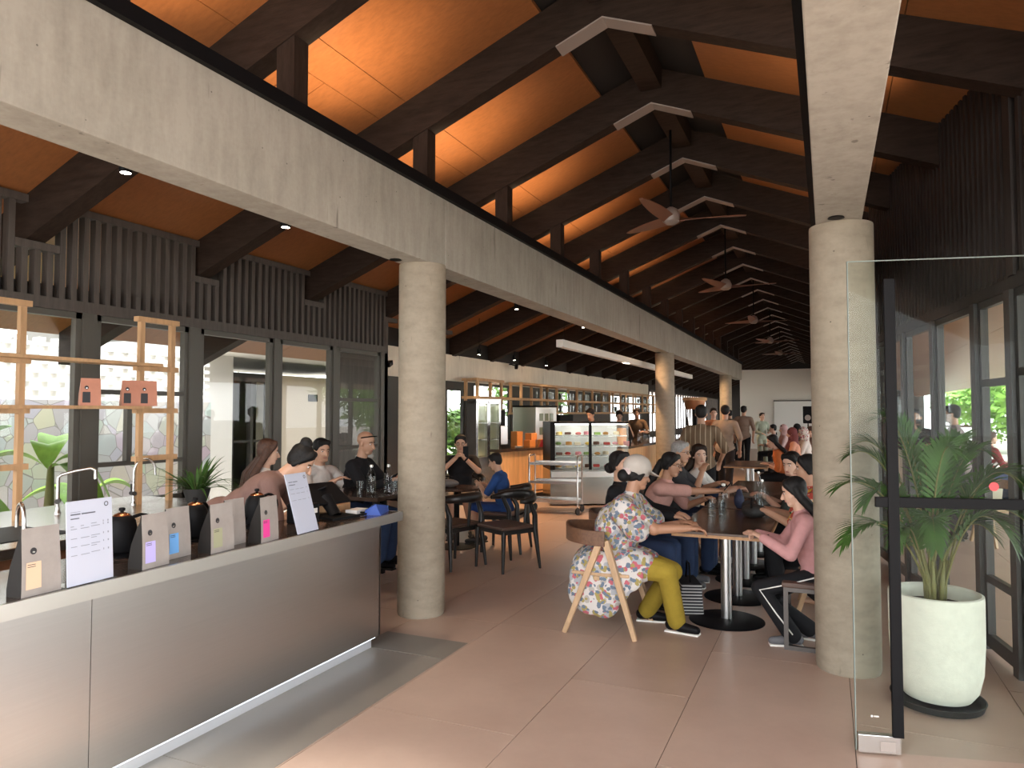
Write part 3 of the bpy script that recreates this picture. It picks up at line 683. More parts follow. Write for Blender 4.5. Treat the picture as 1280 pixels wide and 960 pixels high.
# ------------------------------------------------------------------ glass door in front of the right column
DA = math.atan2(.168,.705)
t = thing('glass_door', 'frameless glass door with black bar handles standing open at the right', 'door', (.10,3.893,0), DA); t['kind'] = 'thing'
MB().box(0,-.006,.012,1.15,.006,2.40).build('pane', m_glassdoor, t)
MB().box(0,-.0061,.012,.004,.0061,2.40).box(0,-.0061,2.396,1.15,.0061,2.40).build('polished_edge', pbr('glass_edge',(.22,.27,.25),.3), t)
MB().box(.008,-.02,.008,.20,.02,.095).build('patch_fitting', m_steel2, t, bevel=.004)
MB().box(.105,-.024,.02,.175,-.02,.07).build('lock_plate', m_plate, t, bevel=.003)
MB().box(.155,-.05,.10,.205,-.03,2.30).build('vertical_bar', m_black, t, bevel=.003)
MB().box(.10,-.045,1.19,1.15,-.025,1.24).build('cross_bar', m_black, t, bevel=.003)
p = MB().lathe([(.021,0),(.021,.0015)],(0,0,0),24).build('red_sticker', m_red, t); p.rotation_euler = (R(90),0,0); p.location = (.635,-.0065,1.295)
mb = MB().box(.07,-.0075,.175,.079,-.0065,.185); x = .083
for wd in (.004,.003,.004,.003,.004): mb.box(x,-.0075,.176,x+wd,-.0065,.183); x += wd+.0012
mb.build('printed_mark', m_whiteplastic, t)

# ------------------------------------------------------------------ tables, chairs, stool
def table(y, L, label, ped):
    t = thing('dining_table', label, 'table', (-.755,y,0))
    MB().box(-.345,0,.722,.345,L,.738).build('table_top', m_tabletop, t)
    MB().box(-.355,-.01,.70,.355,L+.01,.722).build('edge_band', m_tableedge, t)
    for py in ped:
        MB().lathe([(.29,0),(.29,.006),(.27,.014),(.06,.022)],(0,py,0),40).build('base_disc', m_black, t, smooth=40)
        MB().lathe([(.042,.015),(.042,.70)],(0,py,0),24).build('pedestal', m_steel, t, smooth=40)
    return t
table(5.54,1.42,'walnut table with oak edge nearest the camera, between floral blouse and pink jacket',(.36,1.12))
table(7.02,1.42,'second walnut table in the long row, under the water bottles',(.34,1.1))
table(8.50,1.42,'third walnut table in the long row, behind the smiling young woman',(.34,1.1))
o = table(12.6,1.42,'walnut table farther down the hall in front of the orange dressed woman',(.34,1.1)); o.location.x = -1.28
def achair(name, label, loc, rz, mat, group=None):
    t = thing(name, label, 'chair', loc, rz, group)
    for s in (-1,1):
        for q in ((.27),( -.27)):
            MB().bar((s*.265,q,0),(s*.25,.03+ (.02 if q > 0 else -.02),.70),.035,.03,(1,0,0),.05,.05).build('leg', mat, t, bevel=.004)
    MB().bar((-.255,-.02,.42),(.255,-.02,.42),.04,.03).bar((-.25,.13,.43),(.25,.13,.43),.03,.04).build('seat_rail', mat, t)
    n = 16; vs = []
    for i in range(n+1):
        a = math.pi*i/n; x = .275*math.cos(a); y = .05-.37*max(0,math.sin(a))**.8
        r = V((math.cos(a),-math.sin(a)*.9,0)).normalized(); zt, zb = .80-.03*abs(math.cos(a)), .66+.01*math.sin(a)
        for off, z in ((.012,zb),(.012,zt),(-.012,zt),(-.012,zb)): vs.append(V((x,y,z))+r*off)
    fs = [(i*4+j,i*4+(j+1)%4,(i+1)*4+(j+1)%4,(i+1)*4+j) for i in range(n) for j in range(4)]+[(0,1,2,3),(n*4+3,n*4+2,n*4+1,n*4)]
    MB().add(vs, fs).build('backrest', m_walnut if mat is m_woodseat else mat, t, smooth=40, bevel=.004, fix=True)
    MB().ext([(-.24,-.22),(.24,-.22),(.25,.05),(.23,.22),(-.23,.22),(-.25,.05)],(0,0,.435),(1,0,0),(0,1,0),(0,0,.025)).build('seat', mat, t, bevel=.006, fix=True)
    return t
CG = 'wooden chairs at the long table'
achair('wooden_chair','oak chair with splayed legs under the woman in the floral blouse',(-1.56,5.36,0),R(-90),m_woodseat,CG)
achair('wooden_chair','oak chair under the dark haired woman in black beyond the floral blouse',(-1.62,6.12,0),R(-90),m_woodseat,CG)
achair('wooden_chair','walnut chair under the woman in the pink T-shirt',(-1.62,7.0,0),R(-90),m_walnut,CG)
achair('wooden_chair','walnut chair under the grey haired man at the long table',(-1.60,7.62,0),R(-90),m_walnut,CG)
achair('wooden_chair','walnut chair under the young woman in the white raglan shirt',(-1.52,8.22,0),R(-90),m_walnut,CG)
achair('wooden_chair','oak chair half hidden by the right column, behind the metal stool',(.02,6.52,0),R(90),m_woodseat,CG)
achair('wooden_chair','oak chair under the woman who looks towards the camera',(-.02,7.55,0),R(90),m_woodseat,CG)
t = thing('metal_stool', 'square metal framed stool with dark seat under the girl in pink', 'stool', (-.08,5.56,0))
for y in (-.2,.2):
    MB().box(-.22,y-.015,0,-.19,y+.015,.43).box(.19,y-.015,0,.22,y+.015,.43).box(-.19,y-.015,0,.19,y+.015,.03).box(-.19,y-.015,.40,.19,y+.015,.43).build('leg_frame', pbr('gunmetal',(.10,.09,.085),.4,metal=.7), t)
MB().box(-.19,-.19,.40,-.16,.19,.43).box(.16,-.19,.40,.19,.19,.43).build('rail', MATS['gunmetal'], t)
MB().box(-.23,-.23,.43,.23,.23,.465).build('seat', m_brownleather, t, bevel=.01)
def elbow(label, loc, rz, group='black elbow chairs'):
    t = thing('elbow_chair', label, 'chair', loc, rz, group)
    for s in (-1,1):
        MB().tube([(s*.235,.235,0),(s*.23,.22,.42)],[.015,.027],10).build('leg', m_chairblack, t, smooth=60)
        MB().tube([(s*.25,-.25,0),(s*.225,-.20,.42),(s*.225,-.20,.56),(s*.235,-.12,.72)],[.014,.030,.028,.022],10).build('leg', m_chairblack, t, smooth=60)
    pts = []
    for i in range(17):
        a = math.pi*(-.12+1.24*i/16); pts.append((.27*math.cos(a)*(1 if True else 0),-.06-.22*math.sin(a),.72+.03*max(0,math.sin(a))))
    MB().tube(pts,[.014+.020*math.sin(math.pi*i/16) for i in range(17)],10,1.6,(0,0,1)).build('backrest', m_chairblack, t, smooth=60)
    MB().tube([(.0,-.245,.44),(.0,-.27,.74)],.016,8).build('back_post', m_chairblack, t, smooth=60)
    MB().box(-.225,-.2,.385,.225,-.17,.43).box(-.225,.19,.385,.225,.22,.43).box(-.235,-.2,.385,-.205,.22,.43).box(.205,-.2,.385,.235,.22,.43).build('seat_frame', m_chairblack, t, bevel=.004)
    mb = MB()
    mb.ext([(-.23,-.18),(.23,-.18),(.245,.1),(.22,.235),(-.22,.235),(-.245,.1)],(0,0,.43),(1,0,0),(0,1,0),(0,0,.035)); mb.build('seat', m_brownleather, t, bevel=.012, fix=True)
    return t
elbow('empty black elbow chair with brown seat in front of the boy', (-3.14,6.95,0), R(152))
elbow('black elbow chair under the boy in blue', (-3.55,7.83,0), R(98))
elbow('black elbow chair under the man photographing with his phone', (-4.62,8.80,0), R(208))
elbow('black elbow chair partly hidden behind the left column', (-3.72,6.82,0), R(70))
elbow('black elbow chair seen between the counter end and the left column', (-4.42,6.75,0), R(110))
t = thing('low_table', 'small dark table between the man with the phone and the boy', 'table', (-4.18,7.75,0))
MB().lathe([(.30,.70),(.305,.71),(.30,.725)],(0,0,0),40).build('table_top', m_tabletop, t, smooth=40)
MB().lathe([(.035,.012),(.035,.7)],(0,0,0),20).build('pedestal', m_black, t, smooth=40)
MB().lathe([(.24,0),(.24,.008),(.04,.02)],(0,0,0),32).build('base_disc', m_black, t, smooth=40)
t = thing('grey_bag', 'grey bag lying on the small table in front of the man with the phone', 'bag', (-4.30,7.72,.726))
mb = MB(); mb.ell((0,0,.05),(.16,.10,.05),20,10); mb.build('body', pbr('grey_cloth',(.20,.19,.18),.8), t, smooth=True)
MB().tube([(-.08,.02,.095),(-.03,.02,.13),(.04,.02,.13),(.09,.02,.095)],.006,8).build('handle', m_black, t, smooth=True)
# high table for the two seated men, with bottles and glasses
t = thing('high_table', 'dark high table with bottles where the bald man sits', 'table', (-3.86,5.50,0))
MB().box(-.40,-.42,.885,.36,.75,.92).build('table_top', m_stone_top, t, bevel=.004)
for x, y in ((-.34,-.36),(.3,-.36),(-.34,.68),(.3,.68)): MB().box(x-.025,y-.025,0,x+.025,y+.025,.885).build('leg', m_black, t)
def stool_h(label, x, y, h=.62):
    t = thing('bar_stool', label, 'stool', (x,y,0), 0, 'bar stools')
    for a in range(4):
        c, s = math.cos(a*1.571+.785), math.sin(a*1.571+.785); MB().tube([(.2*c,.2*s,0),(.13*c,.13*s,h-.03)],.013,8).build('leg', m_chairblack, t, smooth=True)
    MB().lathe([(.05,h-.035),(.165,h-.03),(.175,h-.01),(.16,h),(.0,h+.004)],(0,0,0),28).build('seat', m_brownleather, t, smooth=40)
stool_h('dark bar stool under the bald man in black', -4.42, 5.92, .60)
stool_h('dark bar stool under the man in the white T-shirt', -4.92, 5.72, .55)
stool_h('dark bar stool under the woman with long brown hair', -4.66, 4.86, .58)

# ------------------------------------------------------------------ glassware and things on the tables
def tumbler(r=.032, h=.115):
    return MB().lathe([(r*.8,0),(r,h),(r*.93,h),(r*.75,.008)],(0,0,0),16,cap=True)
g0 = tumbler().build('drinking_glass', m_clear, None, smooth=40)
first = [g0]
def put_glass(x, y, z, label, group, s=1):
    if first: o = first.pop()
    else: o = g0.copy(); C.objects.link(o)
    o.location = (x,y,z); o.scale = (s,s,s); tag(o, label, 'glass', group)
T = .739
for x, y, lb in ((-.95,6.45,'clear tumbler at the front of the cluster beside the water flask'),(-.87,6.55,'clear tumbler right of the front one near the water flask'),(-.88,6.72,'clear tumbler touching the water flask'),(-.98,6.78,'clear tumbler behind the front one near the elbow of pink T-shirt'),(-1.0,5.95,'small clear tumbler by the hand of the floral blouse woman'),(-.62,7.35,'clear tumbler between the two water bottles'),(-.55,7.5,'clear tumbler in front of the woman facing the camera')):
    put_glass(x,y,T,lb,'tumblers on the long table',.75 if y < 6 else 1)
def bottle(x, y, z, h, r, label, m=m_clear, capm=m_steel2, group=None, fill=None):
    t = thing('water_bottle', label, 'bottle', (x,y,z), 0, group)
    MB().lathe([(r*.9,0),(r,.01),(r,h*.6),(r*.8,h*.72),(r*.38,h*.86),(r*.36,h*.93)],(0,0,0),20).build('body', m, t, smooth=50)
    MB().lathe([(r*.42,h*.92),(r*.42,h),(r*.2,h)],(0,0,0),14).build('cap', capm, t, smooth=50)
bottle(-.90,6.92,T,.24,.045,'clear round water flask with white lid on the near table',m_clear,m_whiteplastic)
bottle(-.58,7.18,T,.27,.038,'tall clear water bottle in front of the woman facing the camera')
bottle(-.66,7.75,T,.30,.036,'tallest clear water bottle on the second table')
for x, y, lb in ((-3.72,5.30,'tall clear glass bottle on the high table'),(-3.62,5.42,'clear glass bottle with stopper beside the column on the high table')): bottle(x,y,.92,.26,.04,lb)
bottle(-3.56,5.62,.92,.24,.032,'dark sauce bottle with white label on the high table',pbr('dark_bottle',(.02,.012,.01),.15),m_black)
for x, y, lb in ((-3.82,5.27,'clear tumbler on the high table left of the bottles'),(-3.66,5.62,'clear tumbler on the high table behind the bottles'),(-3.52,5.36,'clear tumbler on the high table nearest the column')): put_glass(x,y,.92,lb,'tumblers on the high table')
t = thing('camera_bag', 'black soft camera bag lying open on the near table', 'bag', (-.60,6.55,T), R(20))
mb = MB().ell((0,0,.05),(.10,.14,.06),18,10).ell((.02,-.08,.06),(.07,.07,.055),14,8).ell((-.02,.1,.07),(.06,.06,.06),14,8); blob(mb,'body',m_rubber,t,.010,4)
MB().tube([(-.05,-.1,.09),(-.02,-.02,.16),(.02,.08,.13)],.009,8).build('strap', m_black, t, smooth=True)
t = thing('navy_pouch', 'dark navy pouch standing behind the water flask', 'bag', (-.78,7.1,T))
blob(MB().ell((0,0,.07),(.05,.06,.08),16,10).ell((0,.02,.14),(.03,.04,.04),12,8),'body',pbr('navy',(.02,.025,.06),.7),t,.01,4)
t = thing('white_tray', 'dark grey tablet lying on the second table', 'tablet', (-.83,8.15,T), R(8)); t.name = 'tablet'
MB().box(-.12,-.17,0,.12,.17,.012).build('body', pbr('grey_tablet',(.16,.15,.13),.5), t, bevel=.004)
t = thing('woven_bag', 'black and white woven bag standing on the floor under the table', 'bag', (-1.08,6.05,0), R(20))
MB().add([(-.1,-.15,0),(.1,-.15,0),(.1,.15,0),(-.1,.15,0),(-.08,-.17,.26),(.08,-.17,.26),(.08,.17,.26),(-.08,.17,.26)],[(0,3,2,1),(4,5,6,7),(0,1,5,4),(1,2,6,5),(2,3,7,6),(3,0,4,7)]).build('body', stripes('woven_bw',(.03,.03,.035),(.45,.45,.45),40,2,.4), t, bevel=.01)
MB().tube([(0,-.1,.26),(0,-.05,.40),(0,.05,.40),(0,.1,.26)],.008,8).build('handle', m_black, t, smooth=True)
t = thing('orange_bag', 'orange bag hanging behind the floral blouse woman', 'bag', (-1.88,6.1,0)); t.name = 'orange_bag'
blob(MB().ell((0,0,.30),(.05,.12,.16),14,10).cap((0,-.06,.42),(-.02,0,.62),.012).cap((0,.06,.42),(-.02,0,.62),.012),'body',pbr('orange_cloth',(.75,.16,.03),.7),t,.012,3)

# ------------------------------------------------------------------ bar: left counter, pastry case, trolley, right counter
def bar(name, label, A, B, dep, h, top=m_stone_top):
    ang = math.atan2(B[1]-A[1], B[0]-A[0]); L = math.hypot(B[0]-A[0], B[1]-A[1])
    t = thing(name, label, 'counter', (A[0],A[1],0), ang)
    MB().box(0,0,.10,L,dep,h-.05).build('front', m_barwood, t)
    MB().box(.03,.04,0,L-.03,dep-.03,.10).build('plinth', m_rubber, t)
    MB().box(-.02,-.04,h-.05,L+.02,dep+.02,h).build('counter_top', top, t, bevel=.003)
    MB().box(-.001,-.001,.13,L,.0,.16).build('shadow_gap_strip', m_walnut, t)  # solid dark strip on the front, standing in for a gap's shadow
    return t
bar('bar_counter','oak fronted bar counter left of the pastry case',(-5.42,11.72),(-4.62,14.5),.75,.97)
bar('bar_counter','oak fronted bar counter running back behind the pastry case',(-3.48,13.3),(-3.35,20.5),.7,1.0)
CA = math.atan2(.513,.858)
t = thing('pastry_case', 'glass pastry display case with black posts and steel base', 'display case', (-4.46,11.72,0), CA)
L = 1.42
MB().box(0,0,.03,L,.8,.63).build('base', pbr('case_steel',(.40,.40,.37),.24,metal=1), t)
MB().box(.02,-.003,.50,L-.02,0,.60).build('vent_panel', m_steel3, t)
MB().box(0,0,.63,.085,.06,1.45).box(.0,.06,.63,.02,.8,1.45).build('side_post', m_black, t)
MB().box(L*.49,0,.63,L*.49+.05,.03,1.45).build('middle_post', m_black, t)
MB().box(0,-.005,1.445,L,.8,1.475).build('top', m_black, t)
MB().box(.09,.005,.66,L*.49,.012,1.44).build('pane', m_glass, t); MB().box(L*.49+.05,.005,.66,L,.012,1.44).build('pane', m_glass, t)
MB().box(L-.012,.012,.66,L,.78,1.44).build('pane', m_glass, t)
MB().box(.02,.78,.63,L,.80,1.44).build('rear_panel', m_whiteplastic, t)
for z in (.86,1.04,1.22): MB().box(.09,.06,z,L-.02,.76,z+.008).build('shelf', m_clear, t); MB().box(.09,.055,z-.006,L-.02,.065,z+.012).build('shelf_edge', m_steel2, t)
MB().box(.1,.03,1.425,L-.05,.07,1.44).build('lamp_strip', glow('case_led',(1,.97,.88),9), t)
MB().box(.1,.5,1.425,L-.05,.55,1.44).build('lamp_strip', MATS['case_led'], t)
cm = M.Translation((-4.46,11.72,0)) @ M.Rotation(CA,4,'Z')
cols = [('golden',(.55,.28,.08)),('pink',(.7,.25,.3)),('chocolate',(.12,.05,.03)),('cream',(.75,.65,.45)),('green',(.25,.42,.1)),('red',(.55,.06,.05)),('yellow',(.8,.55,.08))]
pos = ('left end','left of centre','centre left','centre','centre right','right of centre','right end')
for lv, (z, nm) in enumerate(((.645,'bottom'),(.868,'second'),(1.048,'third'),(1.228,'top'))):
    for i in range(7):
        cn, cc = cols[(i*3+lv*2) % 7]; x = .2+.175*i
        p = cm @ V((x, .22 if (i+lv) % 2 else .3, z))
        o = thing('cake_plate', '%s cake on white plate, %s of %s shelf in pastry case' % (cn, pos[i], nm), 'cake', p, CA, 'cakes in the pastry case')
        MB().lathe([(.04,0),(.075,.01),(.073,.014),(.03,.006)],(0,0,0),18).build('plate', m_whiteplastic, o, smooth=40)
        c_ = pbr('cake_'+cn, cc, .55, var=(20,.25))
        if (i+lv) % 3 == 0: MB().lathe([(.055,.008),(.057,.055),(.05,.07),(.0,.074)],(0,0,0),18).build('cake', c_, o, smooth=40)
        elif (i+lv) % 3 == 1: MB().box(-.055,-.035,.008,.055,.035,.06).build('cake', c_, o, bevel=.008)
        else: MB().ell((0,0,.035),(.055,.04,.03),14,8).build('cake', c_, o, smooth=True)
t = thing('service_trolley', 'steel three shelf trolley on casters in front of the pastry case', 'trolley', (-4.10,11.02,0), R(8))
for x in (-.40,.40):
    MB().tube([(x,-.2,.12),(x,-.2,.90),(x,-.17,.94),(x,.17,.94),(x,.2,.90),(x,.2,.12)],.014,10).build('handle_frame', m_steel2, t, smooth=60)
for z in (.20,.50,.80): MB().box(-.40,-.21,z,.40,.21,z+.012).box(-.40,-.215,z-.01,.40,-.2,z+.035).box(-.40,.2,z-.01,.40,.215,z+.035).build('shelf', m_steel2, t)
for x in (-.4,.4):
    for y in (-.2,.2):
        w_ = MB().lathe([(.02,-.012),(.055,-.012),(.06,0),(.055,.012),(.02,.012)],(0,0,0),20).build('caster', m_rubber, t, smooth=40); w_.rotation_euler = (R(90),0,R(70)); w_.location = (x,y,.06)
        MB().tube([(0,-.06,0),(0,-.07,0)],.01,6).build('fork', m_steel2, w_)
def bar_at(u, v, A=(-5.42,11.72), B=(-4.62,14.5)):
    d = V((B[0]-A[0],B[1]-A[1],0)); n = V((-d.y,d.x,0)).normalized(); return V((A[0],A[1],0))+d*u+n*v, math.atan2(d.y,d.x)
def simple(name, label, cat, uv, z, build, group=None, **k):
    p, a = bar_at(*uv); t = thing(name, label, cat, (p.x,p.y,z), a, group); build(t); return t
m_kraft = pbr('orange_box',(.62,.25,.06),.6,var=(5,.1))
for i, (u, v, z, lb) in enumerate(((.42,.30,.97,'orange carton, lower left of the stack on the bar'),(.55,.24,.97,'orange carton, lower right of the stack on the bar'),(.45,.33,1.10,'orange carton lying on the lower ones'),(.36,.48,.97,'upright orange carton behind the stack on the bar'))):
    def f(t, i=i):
        hh = .13 if i < 3 else .30; MB().box(-.09,-.08,0,.09,.08,hh).build('carton', m_kraft, t, bevel=.004); MB().box(-.09,-.01,hh,.09,.01,hh+.001).build('tape', m_tableedge, t)
    simple('carton', lb, 'box', (u,v), z, f, 'orange cartons on the bar')
simple('paper_bag','crumpled red paper bag on the bar beside the house shaped box','bag',(.50,.10),.97,lambda t: MB().add([(-.1,-.06,0),(.1,-.06,0),(.1,.06,0),(-.1,.06,0),(-.13,-.05,.14),(.05,-.03,.09),(.12,.04,.15),(-.06,.05,.12)],[(0,3,2,1),(4,5,6,7),(0,1,5,4),(1,2,6,5),(2,3,7,6),(3,0,4,7)]).build('bag', pbr('red_paper',(.55,.04,.06),.6), t))
simple('gable_box','pale house shaped carry box on the bar beside the black case post','box',(.66,.09),.97,lambda t: (MB().ext([(-.11,0),(.11,0),(.11,.11),(.02,.19),(-.02,.19),(-.11,.11)],(0,-.07,0),(1,0,0),(0,0,1),(0,.14,0)).build('box', pbr('peach_box',(.75,.48,.35),.6), t, fix=True), MB().box(-.06,-.005,.19,.06,.005,.23).build('handle', MATS['peach_box'], t)))
simple('saucer_stack','low stack of white saucers on the bar edge','saucer',(.22,.1),.97,lambda t: MB().lathe([(.04,0),(.08,.01),(.04,.012),(.08,.022),(.04,.024),(.08,.034),(.03,.03)],(0,0,0),20).build('saucers', m_whiteplastic, t, smooth=40))
simple('grinder','steel box grinder with a dark hopper at the left end of the bar','grinder',(.16,.5),.97,lambda t: (MB().box(-.15,-.15,.06,.15,.15,.42).build('body', m_steel, t, bevel=.01), MB().box(-.17,-.17,0,.17,.17,.06).build('base', m_black, t), MB().box(-.12,-.12,.42,.12,.12,.72).build('hopper', m_black, t, bevel=.01)))
def ice(t):
    MB().box(-.35,-.3,0,.35,.3,.78).build('body', m_steel3, t, bevel=.01)
    for x in (-.17,0,.17):
        for z in (.22,.5): MB().box(x-.06,-.305,z,x+.06,-.3,z+.15).build('window', pbr('machine_window',(.10,.14,.11),.15), t)
    MB().box(-.36,-.31,.78,.36,.31,.81).build('lid', m_black, t)
simple('brewing_machine','large steel brewing machine with six small windows on the bar','machine',(.62,.62),.97,ice)
def esp(t):
    MB().box(-.22,-.2,0,.22,.2,.45).build('body', m_steel2, t, bevel=.01); MB().box(-.24,-.25,.45,.24,.22,.62).build('head', m_black, t, bevel=.01)
    for x in (-.1,.1): MB().tube([(x,-.2,.42),(x,-.34,.36)],.02,8).build('group_handle', m_black, t, smooth=True)
simple('espresso_machine','espresso machine with black top behind the left post of the pastry case','machine',(.88,.6),.97,esp)
t = thing('refrigerator', 'tall steel refrigerator with glass doors beside the bar shelves', 'refrigerator', (-5.80,11.53,0), R(-16))
MB().box(.06,-.33,.0,.28,.33,.85).build('lower_body', m_steel2, t, bevel=.004)
MB().box(.06,-.33,.85,.28,-.28,1.85).box(.06,.28,.85,.28,.33,1.85).box(.06,-.04,.85,.28,.04,1.85).box(.06,-.33,1.80,.28,.33,1.88).build('frame', m_steel2, t)
for y in (-.28,.04): MB().box(.24,y,.87,.25,y+.24,1.8).build('glass_door', m_glass, t)
MB().box(.065,-.28,.86,.075,.28,1.8).build('lit_back', pbr('fridge_liner',(.72,.80,.60),.5), t)
for z in (1.15,1.45): MB().box(.08,-.28,z,.22,.28,z+.01).build('shelf', m_steel2, t)
lamp('fridge_lamp','AREA',(.16,0,1.78),9,(1,1,.85),(0,0,0),.12,.1,parent=t)
# oak glass racks along the back wall
SX = -6.0
rk = thing('wall_rack', 'long oak rack of open boxes holding glassware above the bar', 'rack', (SX,0,0))
ys = [11.7,12.75,13.75,14.9,15.9,17.4,18.7,20.4,21.6,23.2,24.5,26.3]
levels = (1.62,1.92,2.25)
for i, y in enumerate(ys):
    for dx in (-.12,.12): MB().box(dx-.03,y-.03,levels[0] if i > 2 else (1.62 if i else 1.86),dx+.02,y+.025,2.28).build('upright', m_wood, rk)
for z, a, b in ((1.92,11.6,26.4),(2.25,13.7,26.4),(1.62,13.7,26.4),(2.25,11.6,12.8)):
    MB().box(-.16,a,z-.024,.16,b,z+.024).build('shelf_board', m_wood, rk)
k = 0
for lv, (z, nm) in enumerate(((1.645,'lowest'),(1.945,'middle'))):
    for i in range(3,len(ys)-1):
        for j in range(5):
            y = ys[i]+.12+(ys[i+1]-ys[i]-.24)*j/4
            put_glass(SX+.06*((j%2)*2-1), y, z, 'clear glass in a bunch on the %s board of the oak rack' % nm, 'glasses on the %s board of the oak rack' % nm, 1.5)
# brew stand on the right bar
t = thing('brew_stand', 'wooden topped brew stand with hanging black drippers behind the column', 'brew stand', (-2.66,15.9,0)); t.scale = (1.08,1.08,1.08)
MB().lathe([(.24,1.76),(.25,1.78),(.24,1.82)],(0,0,0),28).build('top', m_wood, t, smooth=40)
MB().lathe([(.22,1.78),(.19,1.60),(.17,1.58)],(0,0,0),28).build('shade', pbr('copper_basket',(.35,.16,.08),.4,metal=.6), t, smooth=40)
MB().tube([(0,0,0),(0,0,1.6)],.03,10).build('post', m_black, t, smooth=True)
MB().lathe([(.3,0),(.3,.02),(.05,.04)],(0,0,0),28).build('base', m_black, t, smooth=40)
for i in range(8):
    a = i*.785; MB().tube([(.17*math.cos(a),.17*math.sin(a),1.58),(.15*math.cos(a),.15*math.sin(a),1.18)],.012,6).build('dripper', m_steel2 if i % 2 else m_black, t, smooth=True)
MB().lathe([(.25,1.16),(.25,1.19)],(0,0,0),28).build('tray', m_wood, t, smooth=40)
t = thing('cash_register', 'dark angled till on the right bar behind the pastry case', 'till', (-3.75,14.1,1.0), R(60))
MB().obox((0,0,.22),(.36,.03,.28),M.Rotation(R(-25),3,'X')).build('screen', m_black, t); MB().box(-.1,-.08,0,.1,.1,.1).build('foot', m_black, t)
t = thing('wood_sign_board', 'tilted wooden clip board leaning by the till on the right bar', 'board', (-3.70,13.6,1.0), R(20))
MB().obox((0,0,.17),(.22,.02,.34),M.Rotation(R(-18),3,'X')).build('board', m_wood, t); MB().box(-.11,.02,0,.11,.1,.02).build('foot', m_wood, t)
o = tag(MB().lathe([(.05,0),(.06,.09),(.055,.09)],(0,0,0),16).build('red_bowl', pbr('red_enamel',(.5,.05,.06),.4), None, smooth=40), 'small red bowl on the right bar', 'bowl'); o.location = (-3.55,13.45,1.0)
for i, (x, y) in enumerate(((-3.62,14.8),(-3.7,15.1),(-3.6,15.5),(-3.75,15.8))):
    bottle(x,y,1.0,.26,.04,['clear syrup bottle nearest the till on the right bar','clear syrup bottle second from the till on the right bar','clear syrup bottle third from the till on the right bar','clear syrup bottle farthest from the till on the right bar'][i])

# ------------------------------------------------------------------ lights, fans, cameras under the roof
t = thing('linear_pendant', 'long white box pendant light hanging over the bar', 'pendant light', (-3.56,9.75,2.60))
MB().box(-.055,0,0,.055,10.9,.11).build('housing', m_whiteplastic, t, bevel=.004)
for y in (.195,5.04,9.885): MB().tube([(0,y,.11),(0,y,1.18)],.004,6).build('suspension_cable', m_black, t)
MB().box(-.035,3.6,-.004,.035,3.9,0).build('diffuser', glow('linear_led',(1,.9,.75),8), t)
WARM = (1,.72,.45)
for i in range(14):
    y = 5.1+1.615*(i-3)+.62
    for x, sd in ((XL,1),(XR,-1)):
        if sd < 0 and i > 7: continue
        t = thing('uplight', 'small black uplight on the %s concrete beam in bay %s' % ('left' if sd > 0 else 'right', ['zero','one','two','three','four','five','six','seven','eight','nine','ten','eleven','twelve','thirteen'][i]), 'uplight', (x,y,3.49), 0, 'uplights on the concrete beams')
        t['label'] = 'small uplight on top of the %s concrete beam between rafters' % ('left' if sd > 0 else 'right'); t['group'] = 'uplights on the %s beam' % ('left' if sd > 0 else 'right')
        MB().lathe([(.035,0),(.035,.05),(.03,.05),(.028,.03)],(0,0,0),14).build('body', m_black, t, smooth=40)
        MB().lathe([(.027,.036),(.001,.037)],(0,0,0),14).build('lens', glow('uplight_lens',(1,.75,.45),12), t)
        lamp('uplight_lamp','SPOT',(0,0,.06),55 if sd > 0 else 22,WARM,(R(180),R(-14*sd) if sd > 0 else R(-8),0),.03,parent=t,spot=R(120))
for x, y, z, lb in ((-3.6,2.737,3.0,'small bright downlight under the left aisle rafters nearest the camera'),(-3.6,4.034,3.0,'small bright downlight beside the second rafter of the left aisle'),(-5.6,11.2,2.66,'small downlight over the bar beside the security camera'),(-5.8,13.2,2.70,'small downlight over the oak rack'),(-5.8,15.0,2.70,'small downlight over the oak rack farther back'),(-4.4,10.1,3.25,'downlight under the rafters in front of the bar'),(-4.2,12.8,3.25,'downlight under the rafters above the pastry case'),(-3.75,17.2,3.3,'downlight under the rafters above the right bar'),(-3.95,13.75,3.3,'downlight under the rafters beside the second column'),(-3.9,23.4,3.3,'downlight under the rafters beside the farthest column')):
    t = thing('downlight', lb, 'downlight', (x,y,z))
    MB().lathe([(.032,0),(.036,.02),(.036,.10)],(0,0,0),18).build('housing', m_black, t, smooth=40)
    MB().lathe([(.028,-.001),(.001,-.002)],(0,0,0),18).build('lens', glow('downlight_lens',(1,.93,.8),30), t)
    MB().tube([(0,0,.1),(0,0,rz_under(x)+RD-z)],.006,6).build('stem', m_black, t)
    lamp('downlight_lamp','SPOT',(0,0,-.02),40 if x < -5 or y < 5 else 320,(1,.82,.6) if x < -5 or y < 5 else (1,.6,.32),(0,R(-34),0) if 'column' in lb else (0,0,0),.04,parent=t,spot=R(100))
